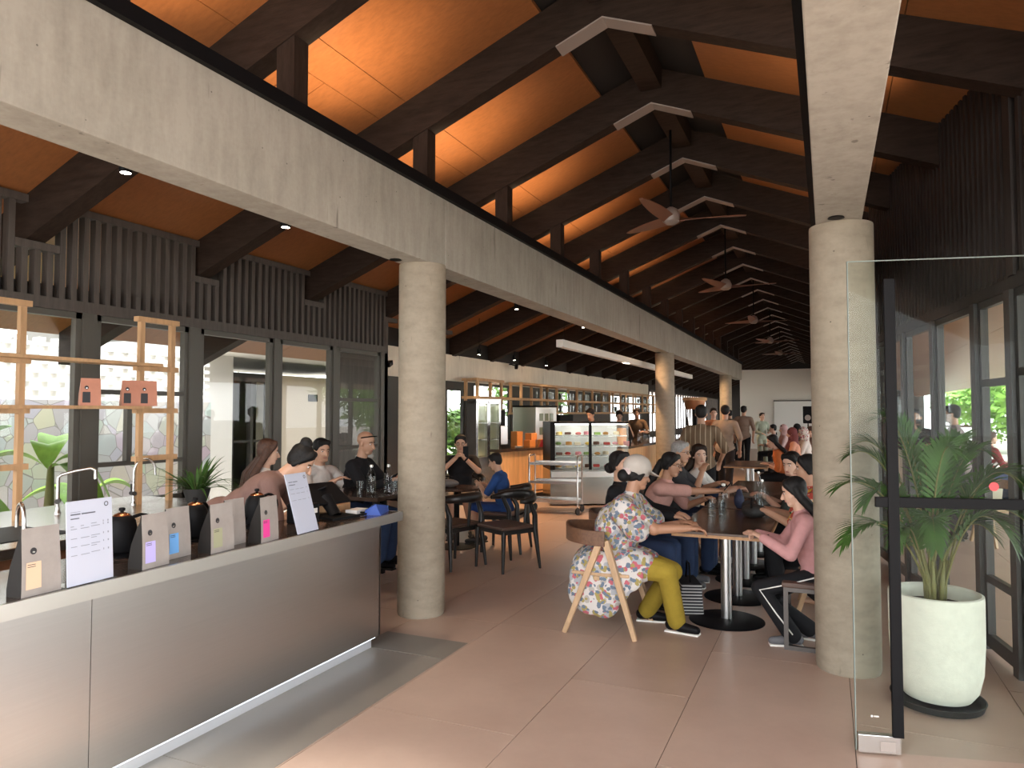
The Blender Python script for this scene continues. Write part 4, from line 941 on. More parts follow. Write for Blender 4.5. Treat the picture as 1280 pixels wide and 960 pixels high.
def fan(y, lb, a0, blur=False):
    t = thing('ceiling_fan', lb, 'ceiling fan', (-1.52,y,3.72))
    MB().tube([(0,0,.1),(0,0,1.08)],.014,10).build('rod', m_black, t, smooth=True)
    MB().lathe([(.03,1.12),(.06,1.10),(.05,1.04),(.02,1.02)],(0,0,0),20).build('canopy', m_black, t, smooth=40)
    MB().lathe([(.02,.16),(.07,.13),(.10,.06),(.09,.0),(.05,-.03),(.0,-.035)],(0,0,0),28).build('motor', m_plate, t, smooth=40)
    for k in range(3):
        a = a0+k*2.094; d = V((math.cos(a),math.sin(a),0)); s = V((-d.y,d.x,0)); vs = []
        for i in range(9):
            u = i/8; r = .08+.72*u; wd = .05+.09*math.sin(math.pi*min(1,u*.75+.2)); tw = .03*(1-u)
            for q, zz in ((-1,-tw),(1,tw)):
                for th in (0,.008): vs.append(d*r+s*wd*q*(.5 if u < 1 else .3)+V((0,0,.02+zz+th+.03*u)))
        fs = []
        for i in range(8):
            b = i*4; fs += [(b,b+2,b+6,b+4),(b+1,b+5,b+7,b+3),(b,b+4,b+5,b+1),(b+2,b+3,b+7,b+6)]
        fs += [(0,1,3,2),(32,34,35,33)]
        MB().add(vs, fs).build('blade', pbr('fan_blade',(.22,.10,.06),.45), t, smooth=40, fix=True)
for y, lb, a in ((7.7,'ceiling fan nearest the camera hanging on a long rod',.35),(12.25,'ceiling fan second from the camera',.2),(17.2,'ceiling fan third from the camera',.5),(22.4,'ceiling fan fourth from the camera',.1),(27.2,'farthest ceiling fan along the ridge',.4)): fan(y, lb, a)
for x, y, z, lb, wx in ((-5.9,8.85,2.36,'black security camera on the pale wall left of the column',-6.3),(-6.1,14.0,2.62,'black security camera on the pale band over the bar',-6.3)):
    t = thing('security_camera', lb, 'security camera', (x,y,z), R(20))
    MB().obox((0,-.03,0),(.07,.2,.07),M.Rotation(R(15),3,'X')).build('body', m_black, t, bevel=.01)
    MB().tube([(0,.05,.02),(-.12,.1,.06),((wx-x)*.94,.12,.06)],.014,8).build('bracket', m_black, t, smooth=True)
# screen and loudspeaker at the far end
t = thing('projection_screen', 'blank white screen on the far end wall', 'screen', (-1.70,33.66,0)); 
MB().box(-.45,-.03,.75,1.1,.02,2.12).build('screen', m_whiteplastic, t); MB().box(-.48,-.035,2.12,1.13,.05,2.17).build('housing', m_frame, t)
MB().box(-.4,-.02,0,-.35,.02,.75).box(.95,-.02,0,1.0,.02,.75).build('leg', m_black, t)
t = thing('loudspeaker', 'black loudspeaker on a stand in front of the white screen', 'loudspeaker', (-.62,27,0)); 
MB().box(-.16,-.15,1.25,.16,.15,1.85).build('cabinet', m_black, t, bevel=.02); p = MB().lathe([(.1,0),(.1,.01)],(0,0,0),20).build('woofer', m_plate, t); p.location = (0,-.15,1.45); p.rotation_euler = (R(90),0,0)
MB().tube([(0,0,.0),(0,0,1.25)],.02,8).build('pole', m_black, t, smooth=True)
for a in (0,2.1,4.2): MB().tube([(0,0,.5),(.35*math.cos(a),.35*math.sin(a),.0)],.012,6).build('leg', m_black, t, smooth=True)

# ------------------------------------------------------------------ outside: courtyard on the left, terrace on the right
def leafcloud(name, label, cat, loc, clumps, n, size, mat, trunk=None, group=None):
    t = thing(name, label, cat, loc, 0, group); mb = MB()
    for _ in range(n):
        c, r = random.choice(clumps); c = V(c); d = V((random.gauss(0,1),random.gauss(0,1),random.gauss(0,1))).normalized()
        p = c+V((d.x*r[0],d.y*r[1],d.z*r[2]))*random.random()**.33
        a = V((random.gauss(0,1),random.gauss(0,1),random.gauss(0,.6))).normalized(); b = a.cross(d if abs(a.dot(d)) < .95 else V((0,0,1))).normalized()
        s = size*random.uniform(.6,1.3); mb.add([p-a*s*.9,p-b*s*.35,p+a*s*.9,p+b*s*.35],[(0,1,2,3)])
    mb.build('foliage', mat, t)
    if trunk:
        mb = MB()
        for q, r in trunk: mb.tube(q, r, 8)
        mb.build('trunk', m_trunk, t, smooth=True)
    return t
t = thing('stone_wall', 'crazy paved stone wall in the courtyard behind the banana leaves', 'wall', (-8.75,0,0)); t['kind'] = 'structure'
MB().box(-.2,-3,-.03,0,8.2,1.80).build('masonry', stone_mat('crazy_paving'), t)
t = thing('breeze_block_screen', 'white pierced block screen on top of the courtyard stone wall', 'screen wall', (-8.85,0,1.80))
mb = MB(); z = 0
while z < .75:
    mb.box(-.08,-3,z,.06,8.2,z+.05)
    y = -3+(.11 if int(z/.11) % 2 else 0)
    while y < 8.1: mb.box(-.08,y,z+.05,.06,y+.07,z+.11); y += .22
    z += .11
mb.build('blocks', m_plaster, t)
def banana(x, y, label, leaves, h):
    t = thing('banana_plant', label, 'banana plant', (x,y,-.03), 0, None)
    MB().tube([(0,0,0),(.02,0,h*.5),(0,.03,h)],[.07,.055,.03],10).build('trunk', m_stem, t, smooth=True)
    for a, el, L, wd, dr in leaves:
        mb = MB(); d = V((math.cos(a)*math.cos(el),math.sin(a)*math.cos(el),math.sin(el))); N = 14; s = d.cross(V((0,0,1))).normalized(); vs = []
        for i in range(N+1):
            u = i/N; w_ = wd*(.04 if u < .12 else math.sin(math.pi*min(1,(u-.08)/.92))**.6+.02); q = V((0,0,h*.95))+d*L*u-V((0,0,1))*dr*u*u*L
            vs += [q-s*w_/2+V((0,0,w_*.16)), q, q+s*w_/2+V((0,0,w_*.16))]
        fs = []
        for i in range(N): fs += [(3*i,3*i+1,3*i+4,3*i+3),(3*i+1,3*i+2,3*i+5,3*i+4)]
        mb.add(vs, fs).build('leaf', m_leafl, t, smooth=True)
banana(-7.3,4.75,'banana plant with one large drooping leaf in front of the stone wall',[(-.6,1.2,1.1,.30,.9),(.9,.9,1.0,.32,1.3),(2.4,1.0,1.1,.3,.6),(-2,.8,1.0,.3,.8),(.1,.5,.9,.26,1.1)],1.15)
banana(-7.6,3.95,'banana plant with broad leaves at the left edge of the photo',[(-.4,.9,1.3,.36,.5),(.8,1.1,1.2,.34,.4),(2.4,.7,1.1,.3,.8),(-1.6,.8,1.2,.34,.5),(.2,.2,1.0,.3,.9),(-.9,.3,.9,.3,.4)],1.0)
banana(-7.9,5.6,'low banana plant seen through the second window',[(-.9,.8,1.0,.3,.7),(1.0,.9,.9,.3,.8),(2.6,.8,.9,.26,.6),(-2.2,.7,.9,.28,.7)],.7)
# neighbouring pavilion
t = thing('neighbour_pavilion', 'white and beige pavilion across the courtyard with a grey tiled roof', 'building', (-9.5,0,0))
MB().box(-3,8.75,-.03,0,9.38,2.62).build('white_pier', m_plaster, t)
MB().box(-.4,10.36,-.03,0,14.6,2.35).build('beige_wall', m_beige, t)
MB().box(-.15,9.38,2.2,0,10.36,2.35).box(-.15,9.38,-.03,-.05,9.46,2.2).box(-.15,9.86,-.03,-.05,9.92,2.2).box(-.15,10.28,-.03,-.05,10.36,2.2).box(-.13,9.4,1.1,-.07,10.36,1.14).build('door_frame', m_framedark, t)
MB().box(-.11,9.46,0,-.10,10.3,2.2).build('pane', m_glassdoor, t)
MB().box(-3,9.38,-.03,-2.9,14.6,2.4).box(-3,14.5,-.03,0,14.6,2.4).build('rear_wall', pbr('pavilion_dark',(.10,.09,.08),.8), t)
MB().box(.002,11.35,1.86,.02,11.62,2.0).build('sign_plate', m_black, t)
MB().box(-3.6,8.3,2.62,.9,15.2,2.72).build('soffit', pbr('soffit',(.62,.60,.57),.8), t)
MB().box(.88,8.25,2.60,.95,15.25,2.84).box(-3.6,8.25,2.60,.9,8.3,2.84).build('fascia', pbr('grey_fascia',(.28,.29,.30),.6), t)
MB().add([(.95,8.25,2.84),(.95,15.25,2.84),(-2,15.25,3.9),(-2,8.25,3.9),(-4.4,15.25,3.0),(-4.4,8.25,3.0)],[(0,1,2,3),(3,2,4,5)]).build('roof', pbr('roof_tile',(.33,.34,.36),.7), t)
for i, (x, y, lb) in enumerate(((-8.0,12.2,'green bush outside the narrow right pane of the slatted wall'),(-8.6,16.2,'tall leafy bush outside between the pavilion and the bar window'),(-7.6,9.9,'small bush by the pavilion pier'))):
    if i == 2: continue
    leafcloud('garden_bush', lb, 'bush', (x,y,-.03), [((0,0,.8),(.7,.8,.8)),((.1,.4,1.5),(.5,.6,.6)),((0,-.4,1.3),(.5,.5,.5))], 1600, .12, m_leafd)
def gpalm(x, y, label, n=9):
    t = thing('garden_palm', label, 'palm', (x,y,-.03)); MB().tube([(0,0,0),(.02,.02,.9)],[.08,.05],8).build('trunk', m_trunk, t, smooth=True)
    for i in range(n):
        f = MB(); frond(f, (0,0,.85), i*6.28/n+random.uniform(-.2,.2), random.uniform(.7,1.1), random.uniform(.7,1.2), .5, 16, .42, .035, .25); f.build('frond', m_leafl, t, smooth=True)
gpalm(-7.55,12.95,'light green palm outside the bar window behind the man with the phone')
for i, (x, y, h, lb) in enumerate(((-16,6,4.5,'tall pale green tree beyond the courtyard screen wall'),(-15,13,5,'broad tree beyond the pavilion roof'),(-13,20,5.5,'tree beyond the bar windows'),(-17,-1,5,'tree far left beyond the courtyard'),(-12,29,5,'tree beyond the far left windows'))):
    leafcloud('tree', lb, 'tree', (x,y,-.03), [((random.uniform(-1,1),random.uniform(-1.5,1.5),h*random.uniform(.45,.95)),(1.4,1.6,1.1)) for _ in range(7)], 2600, .22, m_leafd, [([(0,0,0),(.1,.1,h*.5),(0,.3,h*.8)],[.2,.14,.06])], 'trees beyond the courtyard')
for i, (x, y, h, lb) in enumerate(((6.9,34,4.5,'sunlit tree beyond the terrace seen through the glass door'),(9.5,33,5,'second sunlit tree beyond the terrace, farther right'),(7.6,27,4,'sunlit tree beside the terrace at the right edge'),(7.0,41,4.5,'sunlit tree beyond the terrace behind the standing man'),(8.6,38,5,'tree far right beyond the terrace'))):
    leafcloud('tree', lb, 'tree', (x,y,-.03), [((random.uniform(-1,1),random.uniform(-1.5,1.5),h*random.uniform(.3,.95)),(1.5,1.5,1.0)) for _ in range(7)], 2600, .2, m_leafl, [([(0,0,0),(.1,.1,h*.5),(0,.3,h*.8)],[.2,.14,.06])], 'trees beyond the terrace')
t = thing('terrace_table', 'small pale table on the terrace behind the glass wall', 'table', (3.0,15.2,0))
MB().box(-.4,-.4,.72,.4,.4,.75).build('table_top', m_whiteplastic, t); MB().lathe([(.25,0),(.25,.02),(.03,.03),(.03,.72)],(0,0,0),24).build('pedestal', m_black, t, smooth=40)
t = thing('terrace_counter', 'dark counter with a coffee machine on the terrace behind the glass wall', 'counter', (1.75,12.6,0))
MB().box(-.3,-.9,0,.3,.9,1.0).build('carcass', m_framedark, t); MB().box(-.33,-.93,1.0,.33,.93,1.04).build('counter_top', m_steel2, t); MB().box(-.2,-.5,1.04,.2,.2,1.45).build('machine', m_steel, t, bevel=.02)
t = achair('terrace_chair','pale chair on the terrace behind the palm', (2.0,10.6,0), R(200), m_woodseat)

# ------------------------------------------------------------------ people
SKIN = [pbr('skin_light',(.52,.30,.20),.5), pbr('skin_tan',(.40,.21,.13),.5), pbr('skin_fair',(.60,.37,.27),.5), pbr('skin_warm',(.45,.25,.16),.5)]
HAIRB = pbr('hair_black',(.010,.009,.009),.6,var=(60,.5),spec=.25); HAIRBR = pbr('hair_brown',(.06,.025,.014),.6,var=(50,.5)); HAIRG = pbr('hair_grey',(.28,.27,.26),.6,var=(60,.3))
HAIRDB = pbr('hair_dark_brown',(.022,.012,.008),.6,var=(60,.5),spec=.25)
m_eye = pbr('eye_white',(.7,.68,.65),.3); m_iris = pbr('iris',(.02,.012,.008),.2); m_lip = pbr('lips',(.38,.13,.11),.45)
def cloth(name, col, **k): return pbr('cloth_'+name, col, .85, spec=.2, **({'var':(9,.12)}|k))
def ik(a, b, l1, l2, pole):
    a, b, pole = V(a), V(b), V(pole); d = b-a; D = min(d.length, (l1+l2)*.999); u = d.normalized(); b = a+u*D
    x = (l1*l1-l2*l2+D*D)/(2*D); h = math.sqrt(max(0,l1*l1-x*x)); p = (pole-u*pole.dot(u))
    p = p.normalized() if p.length > 1e-4 else V((0,0,1))
    return a+u*x+p*h, b
def person(label, loc, face, hz=.50, lean=8, side=0, hy=0, hp=0, hr=0, hl=None, hrh=None, fl=None, fr=None, sc=1.0, build=1.0, skin=0, vox=.0085,
           hair=('short',HAIRB), top=None, pants=None, shoes=None, sleeve=.6, extras=(), poleL=None, poleR=None, tl=.50, kneeL=(.1,1,.25), kneeR=(.1,1,.25), curl=.55, long=0, plen=1.0, palmL=(0,0,-1), palmR=(0,0,-1), group=None):
    """local frame: x = the figure's right, y = front. hl/hrh: wrist targets; fl/fr ankle targets"""
    t = thing('person', label, 'person', (loc[0],loc[1],0), R(face), group); t.scale = (sc,sc,sc)
    sk = SKIN[skin]; B = build
    P = V((0,0,hz)); ln = R(lean); ax = V((math.sin(R(side)),math.sin(ln),math.cos(ln))).normalized()
    fwd = V((0,math.cos(ln),-math.sin(ln))); W = P+ax*.17; Cc = P+ax*(tl*.68); N = P+ax*tl
    rot = M((V((1,0,0)),fwd,ax)).transposed()
    sw = .175*(.5+.5*B)
    Sl, Sr = N+V((-sw,0,0))-ax*.055, N+V((sw,0,0))-ax*.055
    Hl, Hr = P+V((-.09*B,0,0)), P+V((.09*B,0,0))
    hl = V(hl or (-.16,.36,hz+.22)); hrh = V(hrh or (.16,.36,hz+.22))
    seated = hz < .8
    fl = V(fl or ((-.11,.42,.08) if seated else (-.10,.02,.08))); fr = V(fr or ((.11,.42,.08) if seated else (.10,-.02,.08)))
    El, Wl = ik(Sl, hl, .28, .245, poleL or (-.7,-.5,-.8)); Er, Wr = ik(Sr, hrh, .28, .245, poleR or (.7,-.5,-.8))
    kl = (hz-.08)/2+.02
    Kl, Al = ik(Hl, fl, .43, .42, kneeL); Kr, Ar = ik(Hr, fr, .43, .42, kneeR)
    hq = M.Rotation(R(hy),3,'Z') @ M.Rotation(R(-lean*.45-hp),3,'X') @ M.Rotation(R(hr),3,'Y')
    Hc = N+ax*.055+(hq @ V((0,.015,.125)))
    # body: one continuous skin
    m = MB()
    def torso(m, g=0):
        m.ell(P+V((0,-.01,.02)), (.155*B+g,.115*B+g,.125+g), rot=rot); m.ell(W, (.132*B+g,.10*B+g,.15+g), rot=rot)
        m.ell(Cc, (.158*(.4+.6*B)+g,.108*(.4+.6*B)+g,.165+g), rot=rot); m.cap(Sl+V((.03,0,0)), Sr-V((.03,0,0)), .058+g)
        m.cap(N-ax*.07, N+ax*.0, .075+g*.6, .058+g*.4)
    def arms(m, g=0, frac=1.0):
        for S_, E_, W_ in ((Sl,El,Wl),(Sr,Er,Wr)):
            m.cap(S_, E_ if frac >= .55 else S_.lerp(E_,frac/.55), .05*B**.5+g, .04*B**.5+g*(1 if frac >= .55 else 1.3))
            if frac > .55: q = (frac-.55)/.45; m.cap(E_, E_.lerp(W_, min(1,q)), .039+g, .028+.010*(1-min(1,q))+g)
    def legs(m, g=0, frac=1.0, flare=0):
        for H_, K_, A_ in ((Hl,Kl,Al),(Hr,Kr,Ar)):
            f1 = min(1, frac/.5)
            m.cap(H_, H_.lerp(K_, f1), .082*B+g, (.082+(.056-.082)*f1)*B**.6+g)
            if frac > .5: q = (frac-.5)/.5; m.cap(K_, K_.lerp(A_, q), .054*B**.6+g, .054+(.036-.054)*q+g+flare)
    torso(m); arms(m); legs(m)
    m.cap(N-ax*.03, Hc-hq @ V((0,.012,.04)), .056, .05)
    h = lambda p: Hc+hq @ V(p)
    m.ell(h((0,-.012,.03)), (.075,.093,.083), rot=hq); m.ell(h((0,.022,-.03)), (.061,.066,.082), rot=hq)
    m.cap(h((-.02,.05,-.085)), h((.02,.05,-.085)), .027)
    m.cap(h((0,.083,.0)), h((0,.101,-.032)), .010, .0145)
    for s in (-1,1): m.ell(h((s*.075,-.005,-.012)), (.010,.02,.03), rot=hq)
    # hands
    for E_, W_, pn, sgn in ((El,Wl,palmL,-1),(Er,Wr,palmR,1)):
        d = (W_-E_).normalized(); n_ = V(pn); n_ = (n_-d*n_.dot(d)).normalized() if (n_-d*n_.dot(d)).length > .05 else d.orthogonal().normalized(); s_ = d.cross(n_)
        s_ = s_ if s_.x*sgn < 0 else -s_                               # towards the thumb
        hm = M((s_,d,n_)).transposed()
        m.ell(W_+d*.05, (.040,.056,.017), rot=hm); m.cap(W_-d*.02, W_+d*.02, .028, .026)
        for off, L in ((.030,.072),(.010,.08),(-.010,.075),(-.029,.058)):
            p = W_+d*.092+s_*off; a = curl
            q = p+(d*math.cos(a)+n_*math.sin(a))*L*.55; q2 = q+(d*math.cos(a*2.1)+n_*math.sin(a*2.1))*L*.5
            m.cap(p-d*.02, q, .0095, .0088, 8); m.cap(q, q2, .0088, .0078, 8)
        p = W_+d*.03+s_*.032; q = p+(d*.6+s_*.55+n_*.3).normalized()*.042; m.cap(p, q, .0125, .0105, 8); m.cap(q, q+(d*.8+s_*.1+n_*.45).normalized()*.034, .0105, .0085, 8)
    for K_, A_, s in ((Kl,Al,-1),(Kr,Ar,1)):                           # feet
        d = V((s*.15,1,0)).normalized(); m.cap(A_, A_-V((0,0,.03)), .036, .04); m.cap(A_-V((0,0,.045))-d*.04, A_-V((0,0,.05))+d*.14, .035, .027)
    blob(m, 'body', sk, t, vox, 2)
    # face
    for s in (-1,1):
        e = MB().ell(h((s*.030,.0690,.004)), (.0120,.008,.0060), 12, 8, hq).build('eye', m_eye, t, smooth=True)
        MB().ell(h((s*.030,.0752,.0035)), (.0060,.0030,.0056), 10, 6, hq).build('iris', m_iris, e, smooth=True)
        MB().tube([h((s*.014,.0765,.021)), h((s*.03,.0745,.026)), h((s*.047,.062,.021))], .0036, 6).build('eyebrow', hair[1] if hair[0] != 'bald' else HAIRB, t, smooth=True)
    MB().tube([h((-.022,.077,-.062)), h((-.008,.0835,-.0595)), h((.008,.0835,-.0595)), h((.022,.077,-.062))], [.002,.0065,.0065,.002], 8).build('lips', m_lip, t, smooth=True)
    # hair
    st_, hm_ = hair[0], hair[1]
    if st_ != 'bald':
        m = MB(); m.ell(h((0,-.020,.046)), (.084,.094,.078), rot=hq); m.ell(h((0,-.045,.01)), (.078,.064,.082), rot=hq)
        m.cap(h((-.045,.036,.086)), h((.045,.036,.086)), .026)
        if st_ == 'short':
            for s in (-1,1): m.ell(h((s*.068,-.01,.03)), (.016,.045,.045), rot=hq)
        if st_ in ('long','ponytail','bun','low_bun','straight'):
            for s in (-1,1): m.cap(h((s*.056,.034,.07)), h((s*.072,-.018,-.035)), .024, .02)
        if st_ in ('long','straight'):
            bk = N-ax*.12-fwd*.10
            Lh = hair[2] if len(hair) > 2 else .35
            for s in (-1,-.4,.4,1):
                q1 = h((s*.07,-.045,-.06)); q2 = N+V((s*.085,0,0))-fwd*.125-ax*.04; q3 = q2-ax*(Lh-.12)*.9-fwd*.03
                m.cap(h((s*.06,-.03,.02)), q1, .036, .036); m.cap(q1, q2, .036, .034); m.cap(q2, q3, .034, .018)
        if st_ == 'ponytail':
            q = h((0,-.11,.0)); m.ell(q, (.035,.035,.035)); q2 = N-fwd*.13-ax*.02; q3 = q2-ax*.26; m.cap(q, q2, .036, .042); m.cap(q2, q3, .042, .016)
        if st_ == 'bun': m.ell(h((0,-.055,.125)), (.047,.047,.04), rot=hq)
        if st_ == 'low_bun': m.ell(h((0,-.115,-.035)), (.055,.05,.05), rot=hq)
        blob(m, 'hair', hm_, t, max(.007,vox), 3)
    # clothes
    if top:
        m = MB(); torso(m, .017); arms(m, .013, sleeve); hem = P-ax*.06
        m.ell(P+V((0,-.01,.0)), (.165*B+.02,.125*B+.02,.12), rot=rot)
        if long:
            for H_, K_ in ((Hl,Kl),(Hr,Kr)): m.cap(H_, H_.lerp(K_,long), .098*B, .088*B)
        for e in extras:
            if e[0] == 'topcap': m.cap(*e[1:])
            if e[0] == 'topell': m.ell(*e[1:])
        blob(m, 'shirt', top, t, max(.009,vox), 4)
    if pants:
        m = MB(); m.ell(P+V((0,-.012,.015)), (.155*B+.012,.118*B+.012,.125), rot=rot); legs(m, .013, plen, .022 if plen > .85 else .012)
        blob(m, 'trousers', pants, t, max(.009,vox), 3)
    if shoes:
        for A_, s in ((Al,-1),(Ar,1)):
            d = V((s*.15,1,0)).normalized(); m = MB(); z0 = A_.z-.08
            a = A_-V((0,0,.035)); m.cap(a-d*.045, a+d*.04, .043, .040); m.cap(a+d*.03-V((0,0,.008)), a+d*.15-V((0,0,.016)), .042, .032)
            so = blob(m, 'shoe', shoes[0], t, .008, 3)
            mb = MB(); r = M((V((d.y,-d.x,0)),d,V((0,0,1)))).transposed(); mb.obox(a+d*.045-V((0,0,.047)), (.085,.26,.018), r); mb.build('sole', shoes[1], so, bevel=.01)
    for e in extras:
        k = e[0]
        if k == 'glasses':
            for s in (-1,1):
                c = h((s*.031,.093,.004)); mb = MB(); mb.tube([c+hq @ V((.021*math.cos(a),0,.017*math.sin(a))) for a in [i*.5236 for i in range(13)]], .0022, 6); mb.tube([h((s*.052,.090,.008)), h((s*.078,0,.008))], .002, 6)
                mb.build('glasses', m_black, t, smooth=True)
        elif k == 'sunglasses_up':
            MB().tube([h((-.082,-.02,.05)), h((-.055,.07,.085)), h((.055,.07,.085)), h((.082,-.02,.05))], .006, 6).build('sunglasses', m_black, t, smooth=True)
        elif k == 'cap':
            m = MB().ell(h((0,-.015,.055)), (.099,.114,.097), 24, 14, hq); blob(m, 'cap', e[1], t, .007, 3)
            n = 12; vs = []
            for i in range(n+1):
                a = math.pi*i/n; 
                for rr in (1,1.0): pass
                vs += [h((.09*math.cos(a),.05+.04*math.sin(a),.042)), h((.09*math.cos(a),.075+.105*math.sin(a),.030-.012*math.sin(a)))]
            MB().add(vs+[v-hq @ V((0,0,.006)) for v in vs], [(2*i,2*i+1,2*i+3,2*i+2) for i in range(n)]+[(2*n+2+2*i+2,2*n+2+2*i+3,2*n+2+2*i+1,2*n+2+2*i) for i in range(n)]+[(2*i+1,2*n+2+2*i+1,2*n+2+2*i+3,2*i+3) for i in range(n)]).build('cap_brim', e[1], t, smooth=50)
        elif k == 'scrunchie':
            blob(MB().ell(h((0,-.10,-.0)), (.06,.03,.045), rot=hq), 'hair_tie', e[1], t, .008, 2)
        elif k == 'hijab':
            m = MB(); m.ell(h((0,-.018,.03)), (.098,.104,.108), rot=hq); m.cap(h((0,-.05,-.07)), N+ax*.0, .09, .10); m.cap(N, N-ax*.12+fwd*.03, .11, .15); m.cap(h((-.05,.03,-.1)), h((.05,.03,-.1)), .045)
            blob(m, 'headscarf', e[1], t, .010, 3)
        elif k == 'phone':
            c = (Wl+Wr)/2 if e[1] == 'both' else (Wl if e[1] == 'l' else Wr); d = V(e[2]).normalized() if len(e) > 2 else V((0,.5,.8))
            E_ = El if e[1] == 'l' else Er; off = (c-E_).normalized()*.09
            MB().obox(c+off+V((0,.015,.03)), (.073,.009,.15), M.Rotation(R(e[3] if len(e) > 3 else -20),3,'X')).build('phone', m_black, t, bevel=.003)
        elif k == 'piping':
            for H_, K_, A_, s in ((Hl,Kl,Al,-1),(Hr,Kr,Ar,1)):
                o1 = V((s*.098,0,0)); MB().tube([H_+o1*.95+V((0,0,.03)), H_.lerp(K_,.5)+V((s*.092,0,.01)), K_+V((s*.075,0,0)), K_.lerp(A_,.5)+V((s*.068,0,0)), A_+V((s*.07,0,.02))], .006, 6).build('side_stripe', m_whiteplastic, t, smooth=True)
        elif k == 'band':   # sleeve trim
            for S_, E_ in ((Sl,El),(Sr,Er)):
                q = S_.lerp(E_, e[2]); d = (E_-S_).normalized(); MB().cap(q-d*.012, q+d*.012, .062).build('sleeve_trim', e[1], t, smooth=True)
        elif k == 'watch':
            q = Wl.lerp(El,.12); d = (Wl-El).normalized(); MB().tube([q-d*.012, q+d*.012], .036, 14).build('watch', m_black, t, smooth=50)
        elif k == 'raglan':
            for S_, E_ in ((Sl,El),(Sr,Er)): m = MB(); m.cap(N-ax*.04, S_, .05, .066); m.cap(S_, S_.lerp(E_,.6), .0665, .058); blob(m, 'raglan_sleeve', e[1], t, .011, 2)
        elif k == 'strap':
            MB().tube([Sl+fwd*.11, Cc+fwd*.135-V((.02,0,0)), W+fwd*.13+V((.08,0,0)), W-fwd*.1+V((.12,0,0)), Cc-fwd*.135, Sl-fwd*.08+ax*.05, Sl+fwd*.11], .012, 6).build('shoulder_strap', m_black, t, smooth=True)
    return t
FLORAL = fabric_pattern('floral_blouse', (.57,.54,.52), [(.36,.37,.40),(.38,.36,.33),(.46,.12,.15),(.33,.27,.10),(.14,.18,.24)], 9.5, .5)
FLORAL2 = fabric_pattern('floral_red_yellow', (.45,.08,.06), [(.7,.45,.06),(.05,.12,.05),(.6,.5,.4)], 16, .4)
FLORAL3 = fabric_pattern('floral_scarf', (.6,.55,.5), [(.4,.1,.12),(.2,.2,.2)], 20, .4)
navy = cloth('navy',(.02,.03,.07)); black = cloth('black',(.012,.012,.014)); jeans = cloth('jeans',(.03,.05,.11)); beige = cloth('beige',(.33,.25,.19)); white = cloth('white',(.68,.66,.63))
BLK = (m_black, m_rubber); WHT = (m_whiteplastic, m_whiteplastic); SNK = (pbr('grey_shoe',(.12,.12,.13),.7), m_whiteplastic)
# at the long table, left side
person('woman in floral blouse, mustard trousers and pale cap seated with her back to the camera', (-1.53,5.40), -90, .52, 16, 0, 42, 6, 0, (-.12,.50,.80), (.10,.58,.80), (-.24,.20,.085), (-.04,.47,.085), 1, 1.36, 1, .006,
       ('low_bun',HAIRB), FLORAL, cloth('mustard',(.30,.215,.03)), (m_black, m_whiteplastic), .42, (('cap',cloth('cap',(.46,.42,.38))),('scrunchie',cloth('scrunchie',(.6,.5,.48))),('topell',(0,.02,.74),(.225,.165,.22)),('topcap',(.19,.09,.90),(.26,.25,.79),.075,.092),('topcap',(-.19,.09,.90),(-.26,.25,.79),.075,.092),('topell',(.0,-.06,.50),(.25,.24,.16)),('topell',(.235,-.04,.40),(.05,.25,.22)),('topell',(.24,-.10,.30),(.045,.20,.17)),('topell',(.22,-.02,.24),(.04,.13,.13)),('topell',(-.02,-.27,.38),(.24,.05,.20)),('topell',(.12,-.26,.28),(.13,.045,.15)),('topell',(-.235,-.06,.42),(.05,.24,.18)),('topell',(.13,.16,.53),(.13,.2,.11)),('topell',(.235,.16,.45),(.03,.13,.13))), long=.55)
person('dark haired woman in black seated beyond the floral blouse woman', (-1.66,6.12), -90, .51, -2, 0, -20, 0, 0, (-.1,.45,.78), (.12,.45,.78), None, None, 1, 1.08, 0, .008, ('low_bun',HAIRB), black, jeans, BLK, 1.0)
person('woman in pink T-shirt and glasses with long black ponytail leaning on the table', (-1.66,7.0), -90, .51, 24, 0, -8, 0, 0, (-.12,.55,.80), (.0,.74,.90), None, None, 1, 1.15, 1, .007, ('ponytail',HAIRB), cloth('dusty_pink',(.52,.29,.25)), jeans, SNK, .5, (('glasses',),('phone','r',(0,.3,.9),-40)), poleR=(.5,-.2,-1), curl=.8)
person('grey haired man seated behind the woman in pink', (-1.56,7.62), -90, .56, 12, 0, -15, 0, 0, (-.1,.5,.9), (.05,.36,1.02), None, None, 1.0, 1.1, 3, .009, ('short',HAIRG), cloth('charcoal',(.05,.05,.055)), jeans, BLK, .5, (('glasses',),))
person('smiling young woman in white raglan shirt with navy trim turned to the camera', (-1.46,8.22), -90, .51, 14, 0, -62, 0, 5, (-.1,.5,.8), (.08,.52,.80), None, None, 1, 1, 2, .008, ('straight',HAIRDB,.4), white, jeans, WHT, .5, (('band',navy,.93),))
